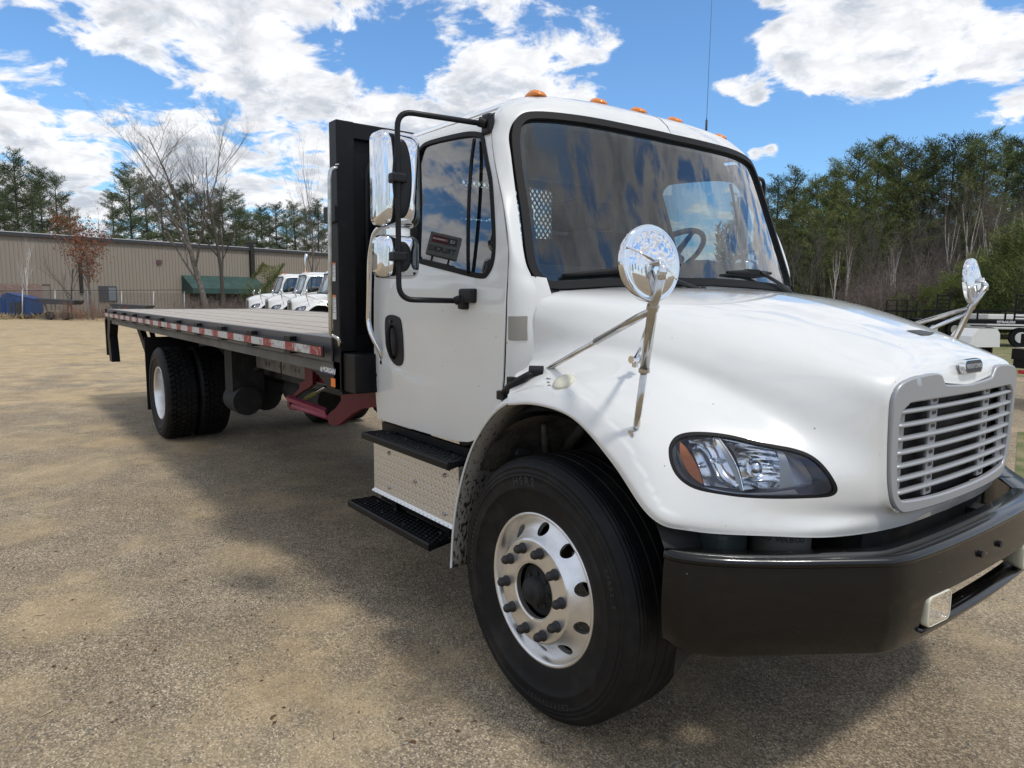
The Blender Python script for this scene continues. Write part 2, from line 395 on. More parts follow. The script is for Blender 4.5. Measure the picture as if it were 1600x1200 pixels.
def glassmat(name, tint=(.75, .82, .82), ior=1.5, refl=1.0, rough=0.0):
    """thin tinted pane: straight-through light plus mirror reflection by angle"""
    m_ = bpy.data.materials.new(name); m_.use_nodes = True; nt = m_.node_tree; N = nt.nodes; L = nt.links; N.clear()
    out = N.new('ShaderNodeOutputMaterial'); tr = N.new('ShaderNodeBsdfTransparent'); tr.inputs[0].default_value = (*tint, 1)
    gl = N.new('ShaderNodeBsdfGlossy'); gl.inputs['Roughness'].default_value = rough; gl.inputs[0].default_value = (1, 1, 1, 1)
    fr = N.new('ShaderNodeFresnel'); fr.inputs[0].default_value = ior
    mu = N.new('ShaderNodeMath'); mu.operation = 'MULTIPLY'; mu.inputs[1].default_value = refl; mu.use_clamp = True; L.new(fr.outputs[0], mu.inputs[0])
    mx = N.new('ShaderNodeMixShader'); L.new(mu.outputs[0], mx.inputs[0]); L.new(tr.outputs[0], mx.inputs[1]); L.new(gl.outputs[0], mx.inputs[2]); L.new(mx.outputs[0], out.inputs[0])
    MATS[name] = m_; return m_
M_WHITE = mat('white_paint', (.685, .692, .675), .35, coat=1.0, coat_rough=.05, var=(3.0, (.66, .655, .63), .45, .75))
def specks(m_, sc, thr, col, fac=.8):
    nt = m_.node_tree; b = nt.nodes['Principled BSDF']; N = nt.nodes; L = nt.links; src = b.inputs['Base Color'].links[0].from_socket
    tc = N.new('ShaderNodeTexCoord'); v = N.new('ShaderNodeTexVoronoi'); v.inputs['Scale'].default_value = sc; L.new(tc.outputs['Object'], v.inputs['Vector'])
    sp = N.new('ShaderNodeSeparateColor'); L.new(v.outputs['Color'], sp.inputs[0]); mt_ = N.new('ShaderNodeMath'); mt_.operation = 'MULTIPLY'; L.new(sp.outputs[0], mt_.inputs[0]); mt_.inputs[1].default_value = thr
    mt2 = N.new('ShaderNodeMath'); mt2.operation = 'LESS_THAN'; L.new(v.outputs['Distance'], mt2.inputs[0]); L.new(mt_.outputs[0], mt2.inputs[1])
    g = N.new('ShaderNodeMath'); g.operation = 'GREATER_THAN'; L.new(sp.outputs[1], g.inputs[0]); g.inputs[1].default_value = .72
    k = N.new('ShaderNodeMath'); k.operation = 'MULTIPLY'; L.new(mt2.outputs[0], k.inputs[0]); L.new(g.outputs[0], k.inputs[1]); k2 = N.new('ShaderNodeMath'); k2.operation = 'MULTIPLY'; L.new(k.outputs[0], k2.inputs[0]); k2.inputs[1].default_value = fac
    mx = N.new('ShaderNodeMix'); mx.data_type = 'RGBA'; L.new(k2.outputs[0], mx.inputs[0]); L.new(src, mx.inputs[6]); mx.inputs[7].default_value = (*col, 1); L.new(mx.outputs[2], b.inputs['Base Color'])
specks(M_WHITE, 16, .07, (.25, .21, .15), .7)
M_CHROME = mat('chrome', (.74, .75, .77), .05, 1.0)
M_STEEL = mat('polished_steel', (.60, .59, .57), .18, 1.0, var=(14, (.42, .40, .37), .4, .7))
M_ALU = mat('brushed_aluminium', (.80, .80, .80), .34, .92, var=(9, (.62, .62, .61), .45, .7), bump=(240, .06, .002))
M_BLKP = mat('black_plastic', (.009, .009, .011), .42, spec=.3, bump=(300, .12, .001))
M_RUB = mat('black_rubber', (.008, .008, .009), .6, spec=.2)
M_TYRE = mat('tyre_rubber', (.0055, .0055, .0065), .60, spec=.26, bump=(160, .25, .0015), var=(7, (.026, .0245, .022), .50, .80))
M_BLACK = mat('gloss_black_paint', (.004, .004, .004), .24, spec=.22, coat=.42, coat_rough=.05, bump=(9, .05, .004), var=(36, (.014, .013, .012), .6, .8))
specks(M_BLACK, 22, .10, (.25, .23, .20), .6)
M_FRAME = mat('black_frame_paint', (.005, .0052, .0065), .45, spec=.22, var=(12, (.014, .014, .015), .55, .8))
M_DIRTY = mat('grimy_steel', (.075, .07, .063), .7, .2, var=(6, (.03, .028, .026), .4, .65))
M_DARK = mat('dark_underside', (.012, .012, .012), .75, var=(9, (.035, .032, .028), .5, .75))
M_MAROON = mat('maroon_paint', (.105, .004, .014), .5, spec=.25, var=(8, (.08, .008, .014), .45, .7))
M_PINK = mat('lit_red_rail', (.26, .036, .075), .5)  # paler than the maroon frame: light on the bar is put into its colour
M_SILVER = mat('silver_grille_plastic', (.33, .34, .355), .38, .25)
M_GREY = mat('interior_grey', (.36, .36, .36), .75)
M_GREYD = mat('interior_dark_grey', (.05, .051, .056), .7)
M_SEAT = mat('seat_fabric', (.045, .047, .055), .85, bump=(200, .3, .002))
M_AMBER = mat('amber_lens', (.70, .21, .012), .3, coat=.5)
M_AMBERD = mat('deep_amber', (.42, .10, .006), .35)
M_RED = mat('red_reflective_tape', (.30, .022, .028), .42, var=(26, (.42, .30, .29), .52, .64))
M_WTAPE = mat('white_reflective_tape', (.55, .55, .55), .42, var=(24, (.25, .20, .19), .52, .66))
M_WOOD = mat('weathered_deck_wood', (.46, .415, .36), .8, var=(7, (.29, .255, .22), .35, .7, (.25, 6, 6)), bump=(40, .3, .004))
M_STICK = mat('white_sticker', (.72, .72, .70), .4)
M_ORANGE = mat('orange_marker', (.85, .20, .02), .4)
M_TEXT = mat('dark_lettering', (.03, .03, .035), .5)
M_WTEXT = mat('white_lettering', (.8, .8, .8), .5)
M_GLASSW = glassmat('windshield_glass', (.78, .86, .86), 1.5, 1.7)
M_GLASSD = glassmat('door_glass', (.50, .58, .60), 1.5, 2.4)
M_LENS = glassmat('headlight_lens', (.93, .95, .97), 1.45, .9)
M_HCHROME = mat('reflector_chrome', (.80, .82, .86), .13, 1.0)
M_FOGR = mat('frosted_reflector', (.85, .87, .88), .16, .85, bump=(38, .7, .006))
M_HDARK = mat('headlight_housing', (.34, .35, .41), .3, .6)
M_OFFW = mat('cream_marker_lens', (.62, .60, .47), .3, coat=.6)
M_TAN = mat('tan_patch', (.28, .265, .235), .6)
M_SPLASH = None
def splash_mat():
    m_ = mat('grey_splash_liner', (.20, .19, .175), .6); nt = m_.node_tree; b = nt.nodes['Principled BSDF']; tc = nt.nodes.new('ShaderNodeTexCoord')
    mp = nt.nodes.new('ShaderNodeMapping'); mp.inputs['Scale'].default_value = (1, 1, .42); nt.links.new(tc.outputs['Object'], mp.inputs[0])
    n = nt.nodes.new('ShaderNodeTexNoise'); n.inputs['Scale'].default_value = 75; n.inputs['Detail'].default_value = 2; nt.links.new(mp.outputs[0], n.inputs[0])
    sp = nt.nodes.new('ShaderNodeSeparateXYZ'); nt.links.new(tc.outputs['Object'], sp.inputs[0])
    mr = nt.nodes.new('ShaderNodeMapRange'); nt.links.new(sp.outputs[2], mr.inputs[0]); mr.inputs[1].default_value = .4; mr.inputs[2].default_value = 1.2; mr.inputs[3].default_value = .06; mr.inputs[4].default_value = -.09
    ad = nt.nodes.new('ShaderNodeMath'); nt.links.new(n.outputs[0], ad.inputs[0]); nt.links.new(mr.outputs[0], ad.inputs[1])
    st = nt.nodes.new('ShaderNodeMapRange'); nt.links.new(ad.outputs[0], st.inputs[0]); st.inputs[1].default_value = .565; st.inputs[2].default_value = .585
    mx = nt.nodes.new('ShaderNodeMix'); mx.data_type = 'RGBA'; nt.links.new(st.outputs[0], mx.inputs[0]); mx.inputs[6].default_value = (.21, .20, .185, 1); mx.inputs[7].default_value = (.012, .012, .012, 1)
    nt.links.new(mx.outputs[2], b.inputs['Base Color']); return m_
M_SPLASH = splash_mat()
def plate_mat():
    """raised-lozenge bump of tread plate"""
    m_ = mat('tread_plate_aluminium', (.74, .74, .73), .28, .9); nt = m_.node_tree; b = nt.nodes['Principled BSDF']; N = nt.nodes; L = nt.links
    tc = N.new('ShaderNodeTexCoord'); sp = N.new('ShaderNodeSeparateXYZ'); L.new(tc.outputs['Object'], sp.inputs[0])
    def m(op, a, b_=None):
        n = N.new('ShaderNodeMath'); n.operation = op
        for i, q in enumerate((a, b_)):
            if q is None: continue
            if hasattr(q, 'links'): L.new(q, n.inputs[i])
            else: n.inputs[i].default_value = q
        return n.outputs[0]
    x = m('MULTIPLY', sp.outputs[0], 26.0); z = m('MULTIPLY', sp.outputs[2], 26.0)
    A = m('ADD', x, z); B = m('SUBTRACT', x, z)
    par = m('MODULO', m('ADD', m('FLOOR', A), m('FLOOR', B)), 2.0); par = m('ABSOLUTE', par)
    a = m('SUBTRACT', m('FRACT', A), .5); c = m('SUBTRACT', m('FRACT', B), .5)
    e1 = m('ADD', m('POWER', m('ABSOLUTE', m('MULTIPLY', a, 2.1)), 2.0), m('POWER', m('ABSOLUTE', m('MULTIPLY', c, 6.5)), 2.0))
    e2 = m('ADD', m('POWER', m('ABSOLUTE', m('MULTIPLY', a, 6.5)), 2.0), m('POWER', m('ABSOLUTE', m('MULTIPLY', c, 2.1)), 2.0))
    mx = N.new('ShaderNodeMix'); L.new(par, mx.inputs[0]); L.new(e1, mx.inputs[2]); L.new(e2, mx.inputs[3])
    h = N.new('ShaderNodeMapRange'); L.new(mx.outputs[0], h.inputs[0]); h.inputs[1].default_value = 1.0; h.inputs[2].default_value = .3
    bp = N.new('ShaderNodeBump'); bp.inputs['Strength'].default_value = .8; bp.inputs['Distance'].default_value = .003; L.new(h.outputs[0], bp.inputs['Height']); L.new(bp.outputs[0], b.inputs['Normal'])
    return m_
M_PLATE = plate_mat()

FONT_CACHE = {}
def text_mesh(s, size, depth=.002, bold=0.0, shear=0.0):
    key = (s, size, depth, bold, shear)
    if key in FONT_CACHE: return FONT_CACHE[key]
    c = bpy.data.curves.new('lettering', 'FONT'); c.body = s; c.size = size; c.extrude = depth; c.align_x = 'CENTER'; c.align_y = 'CENTER'; c.offset = bold; c.shear = shear; c.resolution_u = 3
    o = bpy.data.objects.new('lettering', c); COL.objects.link(o)
    dg = bpy.context.evaluated_depsgraph_get(); me = bpy.data.meshes.new_from_object(o.evaluated_get(dg)); bpy.data.objects.remove(o)
    FONT_CACHE[key] = me; return me
def lettering(name, s, size, origin, right, up, mat_, parent, depth=.002, bold=0.0, shear=0.0):
    me = text_mesh(s, size, depth, bold, shear).copy(); right = V(right).normalized(); up = V(up); up = (up-right*up.dot(right)).normalized(); n = right.cross(up)
    M = Matrix(((right.x, up.x, n.x, origin[0]), (right.y, up.y, n.y, origin[1]), (right.z, up.z, n.z, origin[2]), (0, 0, 0, 1)))
    me.transform(M); return link(name, me, parent, mat_)
# =================================================================== THE FLATBED TRUCK
TR = empty('flatbed_truck', (0, 0, 0))
tag(TR, 'big white flatbed truck with wooden deck and black bumper filling the foreground', 'truck')

# ------------------------------------------------------------------ cab surfaces
SEC = [(-1.045, .93), (-1.06, 1.15), (-1.063, 1.4), (-1.06, 1.65), (-1.050, 1.83), (-1.030, 2.03), (-1.004, 2.2), (-.972, 2.35), (-.930, 2.455), (-.85, 2.532), (-.74, 2.580), (-.5, 2.612), (-.25, 2.622), (0, 2.625)]
sec = catmull(SEC, 400)
_arc = np.concatenate([[0], np.cumsum(np.linalg.norm(np.diff(sec, axis=0), axis=1))])
_sa = np.linspace(0, _arc[-1], 260); SECU = np.stack([np.interp(_sa, _arc, sec[:, 0]), np.interp(_sa, _arc, sec[:, 1])], 1)
def sec_z(z):
    """section point (y, z) and arc length at height z on the side wall"""
    k = np.searchsorted(SECU[:, 1], z); k = min(max(k, 1), 259); t = (z-SECU[k-1, 1])/(SECU[k, 1]-SECU[k-1, 1]); return SECU[k-1, 0]*(1-t)+SECU[k, 0]*t
XR = -1.62
gx = np.linspace(XR, -.30, 60)
GA = np.zeros((60, 260, 3)); GA[:, :, 0] = gx[:, None]; GA[:, :, 1] = SECU[None, :, 0]; GA[:, :, 2] = SECU[None, :, 1]
SIDE = Surf(GA); SIDE.sgn = 1
SIDE.sgn = 1 if SIDE.P([(.5, .5)], .1)[0, 1] < SIDE.P([(.5, .5)])[0, 1] else -1
# seam along the door's front edge: (x, y, z)
SEAM = [(-.42, None, 1.10), (-.388, None, 1.30), (-.38, None, 1.5), (-.38, None, 1.65), (-.38, None, 1.75), (-.388, None, 1.85), (-.45, None, 2.03), (-.565, None, 2.24), (-.635, None, 2.38), (-.675, None, 2.47), (-.70, -.84, 2.535), (-.72, -.70, 2.588), (-.74, -.4, 2.616), (-.745, 0, 2.625)]
SEAM = [(x, sec_z(z) if y is None else y, z) for x, y, z in SEAM]
INNER = [(-.30, -1.06, 1.20), (-.271, -1.016, 1.36), (-.270, -1.006, 1.52), (-.275, -.985, 1.655), (-.315, -.985, 1.735), (-.348, -.995, 1.81), (-.425, -.975, 2.02), (-.500, -.955, 2.24), (-.550, -.932, 2.36), (-.552, -.885, 2.435), (-.535, -.80, 2.468), (-.485, -.58, 2.474), (-.435, -.28, 2.466), (-.420, 0, 2.462)]
rows = []
for k, (a, b) in enumerate(zip(SEAM, INNER)):
    a = np.array(a); b = np.array(b); Ln = np.linalg.norm(b-a)
    t0 = np.array([1, 0, 0.])*Ln*1.0
    if k <= 1: t1 = np.array([.9, .3, 0])*Ln
    elif k <= 5: t1 = np.array([.62, .78, -.05])*Ln*.9
    elif k <= 8: t1 = np.array([.33, .93, .1])*Ln*.9
    elif k == 9: t1 = np.array([.35, .75, -.5])*Ln*.9
    else: t1 = np.array([.42, .12, -.9])*Ln*1.1
    if k in (6, 7, 8): t0 = np.array([.9, -.0, -.3])*Ln*.7
    q = np.linspace(0, 1, 14)[:, None]
    rows.append((2*q**3-3*q**2+1)*a+(q**3-2*q**2+q)*t0+(-2*q**3+3*q**2)*b+(q**3-q**2)*t1)
GB = catmull(np.array(rows), 160)          # (160 along, 14 across, 3)
FRONT = Surf(GB); _p = FRONT.P([(FRONT.su*.3, FRONT.sv*.5)])[0]; _q = FRONT.P([(FRONT.su*.3, FRONT.sv*.5)], .1)[0]
FRONT.sgn = 1 if _q[1] < _p[1] else -1
o = patch('cab_surround', FRONT, [(0, 0), (FRONT.su, 0), (FRONT.su, FRONT.sv), (0, FRONT.sv)], (), .028, M_WHITE, TR, thick=.006)
mirrored(o)

mb = MB(); fl_ = [[V(p), V(p)+V((.02, .022, -.002)), V(p)+V((.04, .05, -.006))] for p in INNER[1:5]]
mb.ring(fl_, False, smooth=True); q = mb.build('hood_flange', M_WHITE, TR, recalc=False); mirrored(q)
def seam_x(z):
    zs = [p[2] for p in SEAM]; return float(np.interp(z, zs, [p[0] for p in SEAM]))
UX = lambda x: (x-XR)/(-.30-XR)*SIDE.su
def VZ(z): return float(np.interp(z, SECU[:, 1], np.linspace(0, SIDE.sv, 260)))
def VY(y): return float(np.interp(y, SECU[:, 0], np.linspace(0, SIDE.sv, 260)))
# roof and rear pillar: everything above the door top line and behind the door
DOOR_T = 2.505; DX0 = -1.555
front_seam = [(UX(seam_x(z)), VZ(z)) for z in np.linspace(1.17, 2.47, 22)]
roofline = [(UX(np.interp(y, [-.905, -.84, -.7, -.4, 0], [-.675, -.70, -.72, -.74, -.745])), VY(y)) for y in (-.86, -.84, -.8, -.76, -.7, -.6, -.5, -.4, -.2, 0)]
roof = patch('cab_roof', SIDE, [(UX(XR), VZ(.95)), (UX(DX0), VZ(.95)), (UX(DX0), VZ(DOOR_T)), (UX(seam_x(2.47)-.004), VZ(DOOR_T))]+roofline+[(UX(XR), VY(0))], (), .04, M_WHITE, TR, thick=.006)
mirrored(roof)
q = patch('roof_seam', SIDE, [(UX(XR+.01), VZ(DOOR_T-.02)), (UX(seam_x(2.47)+.01), VZ(DOOR_T-.02)), (UX(seam_x(2.47)+.01), VZ(DOOR_T+.015)), (UX(XR+.01), VZ(DOOR_T+.015))], (), .03, M_WHITE, roof, off=-.0035); mirrored(q)
# door
arch = [(-.415, 1.15), (-.455, 1.10), (-.52, 1.045), (-.60, 1.0), (-.68, .972), (-.77, .96), (-.86, .955)]
outline = [(UX(DX0+.007), VZ(.965)), (UX(DX0+.02), VZ(.953))] + [(UX(x), VZ(z)) for x, z in reversed(arch)] + [(u-.007, v) for u, v in front_seam] + [(UX(DX0+.007), VZ(DOOR_T-.002))]
win = poly_smooth(SIDE.pxs([(750, 207), (757, 214), (764, 252), (770.5, 290), (774.5, 362), (773, 405), (764, 429), (750, 435.5), (700, 423.5), (655, 411.5), (647, 406), (643.5, 395), (641, 330), (643, 262), (648, 243), (657, 230), (672, 220), (725, 207)]), 4)
win_in = inset(win, .020)
if np.abs(np.array(win_in)).sum() == 0: pass
def sm_(t): t = min(1, max(0, t)); return t*t*(3-2*t)
_ca, _cb, _cc = SIDE.px(609, 566), SIDE.px(640, 588), SIDE.px(692, 603)
def door_press(u, v):
    line = np.interp(u, [_ca[0], _cb[0], _cc[0], _cc[0]+.4], [_ca[1], _cb[1], _cc[1], _cc[1]-.02])
    a = .007*sm_((line-v)/.045+.5)*(1-sm_((u-_cb[0])/(_cc[0]-_cb[0]+.12))); b = .006*sm_((VZ(1.725)-v)/.05+.5)
    return a+b
door = patch('door', SIDE, outline, [win_in], .032, M_WHITE, TR, thick=.006, press=door_press)
# the waist crease and lower scallop of the door come from a slight displacement
patch('window_seal', SIDE, win, [inset(win, .024)], .012, M_RUB, door, off=.004, thick=.014)
glass_o = inset(win, .021)
_gp = SIDE.P(np.array([p[:2] for p in glass_o]), 0.0); _gc = _gp.mean(0); _A = np.c_[_gp[:, 0]-_gc[0], _gp[:, 2]-_gc[2], np.ones(len(_gp))]; _cf = np.linalg.lstsq(_A, _gp[:, 1], rcond=None)[0]
PANE_N = V((_cf[0], -1, _cf[1])).normalized(); PANE_C = V(_gc)
patch('window_pane', lambda x, z: (x, _gc[1]+.016+_cf[0]*(x-_gc[0])+_cf[1]*(z-_gc[2]), z), [(p[0], p[2]) for p in _gp], (), .08, M_GLASSD, door)
bt, bb = SIDE.px(743, 214), SIDE.px(733, 430)
n = 8; mb = MB(); pts = [tuple(SIDE.P([(bt[0]*(1-t)+bb[0]*t, bt[1]*(1-t)+bb[1]*t)], .004)[0]) for t in np.linspace(0.02, .99, n)]
mb.tube(pts, .0085, 8); mb.build('division_bar', M_RUB, door)
# door handle
ho = poly_smooth(SIDE.pxs([(606, 496), (613, 492), (622, 494), (628, 500), (631, 520), (632.5, 545), (632, 563), (628, 571), (620, 569), (611, 556), (606, 535), (604.5, 510)]), 4)
hin = inset(ho, .022)
h1 = patch('door_handle', SIDE, ho, (), .02, M_BLKP, door, off=.013, thick=.012)
mb = MB(); a, b = SIDE.px(615.5, 508), SIDE.px(619, 560)
pts = [tuple(SIDE.P([(a[0]*(1-t)+b[0]*t, a[1]*(1-t)+b[1]*t)], .014+.028*math.sin(math.pi*t)**.5)[0]) for t in np.linspace(0, 1, 12)]
mb.tube(pts, [.008+.006*math.sin(math.pi*t) for t in np.linspace(0, 1, 12)], 8); mb.build('pull_bar', M_RUB, door)
a = SIDE.px(614, 502); mb = MB(); p = V(SIDE.P([a], .015)[0]); mb.cyl(p, p+V((0, -.006, 0)), .009, seg=12); mb.build('key_lock', M_GREYD, door)
# inner trim
patch('door_trim', SIDE, [(UX(DX0+.03), VZ(1.0))]+[(UX(-.5), VZ(1.2)), (UX(-.42), VZ(1.75)), (UX(-.50), VZ(2.03)), (UX(-.60), VZ(2.24)), (UX(-.70), VZ(2.45)), (UX(DX0+.03), VZ(2.45))], [inset(win, .01)], .06, M_GREY, door, off=-.045)
mirrored(door)
# headliner, rear wall, floor
hl = patch('headliner', SIDE, [(UX(-1.58), VZ(2.42)), (UX(-.72), VZ(2.42)), (UX(-.78), VY(0)), (UX(-1.58), VY(0))], (), .08, M_GREY, TR, off=-.05); mirrored(hl)
half = [(p[0], p[1]) for p in SECU[::8]]+[(0, 2.625)]
rw_out = [(-1.045, .95)]+half[1:]+[(-y, z) for y, z in reversed(half[1:-1])]+[(1.045, .95)]
def rr(x0, z0, x1, z1, r_, n=5):
    out = []
    for cx, cz, a in ((x1-r_, z1-r_, 0), (x0+r_, z1-r_, 90), (x0+r_, z0+r_, 180), (x1-r_, z0+r_, 270)):
        for k in range(n+1): t = R(a+90*k/n); out.append((cx+r_*math.cos(t), cz+r_*math.sin(t)))
    return out
rwin = rr(-.62, 1.86, .62, 2.40, .08)
rearw = patch('cab_rear_wall', lambda u, v: (XR, u, v), rw_out, [rwin], .12, M_WHITE, TR, thick=.01)
patch('rear_wall_trim', lambda u, v: (XR+.04, u, v), [(y*.95, z if z < 2.4 else z-.05) for y, z in rw_out], [rwin], .12, M_GREY, rearw, flip=None)
patch('rear_window', lambda u, v: (XR+.02, u, v), rwin, (), .2, M_GLASSW, rearw)
mb = MB(); mb.box((-1.6, -1.0, .955), (-.45, 1.0, 1.0)); mb.box((-.46, -.98, .95), (-.40, .98, 1.72)); mb.build('cab_floor', M_GREYD, TR)
# ------------------------------------------------------------------ windshield
def XW(y, z): return -.125-.385*(z-1.7)-.15*(abs(y)/.9)**2.2
ws_half = [(0, 2.462), (-.28, 2.466), (-.58, 2.474), (-.80, 2.468), (-.885, 2.437), (-.928, 2.365), (-.950, 2.24), (-.968, 2.02), (-.988, 1.83), (-.985, 1.755), (-.955, 1.705), (-.895, 1.680), (-.56, 1.700), (0, 1.712)]
ws_half_s = poly_smooth(ws_half, 5, closed=False)
ws = ws_half_s+[(-y, z) for y, z in reversed(ws_half_s[1:-1])]
fW = lambda u, v, o=0.0: (XW(u, v)+o, u, v+o*.35)
seal = patch('windshield_seal', lambda u, v: fW(u, v, .012), ws, [inset(ws, .033)], .014, M_RUB, TR, thick=.03)
mod_bevel(seal, .008, 2)
WG = patch('windshield', lambda u, v: fW(u, v, -.006), inset(ws, .029), (), .045, M_GLASSW, TR)
patch('frit_band', lambda u, v: fW(u, v, -.009), inset(ws, .025), [inset(ws, .062)], .022, M_GREYD, WG)
tr_in = poly_smooth([(0, 1.80)]+[(y, z) for y, z in []], 1) if False else None
bt_ = [p for p in ws_half_s if p[1] < 1.735][::-1]
mb = MB(); rings = []
for y, z in bt_: p = V(fW(y, z)); rings.append([p+V((-.012, 0, .006)), p+V((-.004, -.0, -.012)), p+V((.018, -y*.02, -.028)), p+V((.035, -y*.06, -.060))])
mb.ring(rings, False, smooth=True); q = mb.build('scuttle_lip', M_WHITE, TR, recalc=False); mirrored(q)
# dashboard, steering wheel, seats
mb = MB()
prof = [(-.20, 1.60), (-.24, 1.715), (-.36, 1.765), (-.58, 1.80), (-.72, 1.775), (-.77, 1.70), (-.77, 1.45), (-.5, 1.2)]
rings = []
for y in np.linspace(-.95, .95, 15):
    hump = .075*math.exp(-((y-.5)/.26)**2); rings.append([(x-.05*abs(y)**2*(x > -.5), y, z+(hump if z > 1.68 else 0)) for x, z in prof])
mb.ring(rings, True); mb.build('dashboard', M_GREYD, TR)
mb = MB(); c = V((-.83, .5, 1.90)); ax = V((-.62, 0, .78)).normalized(); e1 = V((0, 1, 0)); e2 = ax.cross(e1)
pts = [c+(e1*math.cos(t)+e2*math.sin(t))*.225 for t in np.linspace(0, 2*math.pi, 41)]
mb.tube(pts, .016, 8, caps=(False, False)); mb.lathe([(0, .02), (.06, .015), (.07, -.03), (.03, -.05)], c-ax*.03, ax, 16)
for a_ in (R(20), R(160), R(270)): mb.tube([c-ax*.03, c+(e1*math.cos(a_)+e2*math.sin(a_))*.22], [.022, .013], 8)
mb.tube([c-ax*.05, c-ax*.5], .035, 8); mb.build('steering_wheel', M_BLKP, TR)
for y in (-.5, .5):
    mb = MB(); mb.box((-1.35, y-.26, 1.36), (-.85, y+.26, 1.54), bev=.05); 
    mb.box((-1.50, y-.25, 1.42), (-1.33, y+.25, 2.08), bev=.05, M=None); mb.box((-1.52, y-.14, 2.10), (-1.42, y+.14, 2.28), bev=.04)
    mb.box((-1.35, y-.2, 1.0), (-.95, y+.2, 1.37)); mb.build('seat', M_SEAT, TR)
# wipers
def wiper(x0, parent, pv, tip, pad):
    mb = MB(); P = lambda y, z, o: V(fW(y, z, o))
    base = P(pv[0], pv[1], .03); mid = P(tip[0], tip[1], .035)
    mb.tube(arc_pts([base, base+V((.015, 0, .02)), mid], .02), [.012]*7+[.009], 8) if False else mb.tube([base, (base+mid)/2+V((.01, 0, .005)), mid], [.013, .010, .009], 8)
    mb.cyl(base-V((.03, 0, .01)), base+V((.015, 0, .006)), .018, seg=12)
    w = mb.build('wiper', M_BLKP, parent)
    b = MB(); a_, c_ = P(pad[0][0], pad[0][1], .018), P(pad[1][0], pad[1][1], .018); n = 9
    pts = [P(pad[0][0]*(1-t)+pad[1][0]*t, pad[0][1]*(1-t)+pad[1][1]*t, .014) for t in np.linspace(0, 1, n)]
    b.tube(pts, [.007+.008*math.sin(math.pi*k/(n-1)) for k in range(n)], 8)
    m_ = (V(pts[3])+V(pts[5]))/2; b.box(m_-V((.016, .05, .014)), m_+V((.018, .05, .018)), bev=.006)
    b.build('wiper_blade', M_RUB, w); return w
wiper(0, TR, (-.14, 1.675), (-.52, 1.765), ((-.86, 1.735), (-.22, 1.80)))
wiper(0, TR, (.86, 1.66), (.42, 1.775), ((.12, 1.775), (.60, 1.785)))
mb = MB(); mb.box((-.36, -.93, 1.50), (-.275, .93, 1.665)); mb.box((-.30, -.62, 1.50), (-.17, .62, 1.655)); mb.build('cowl_panel', M_BLKP, TR)

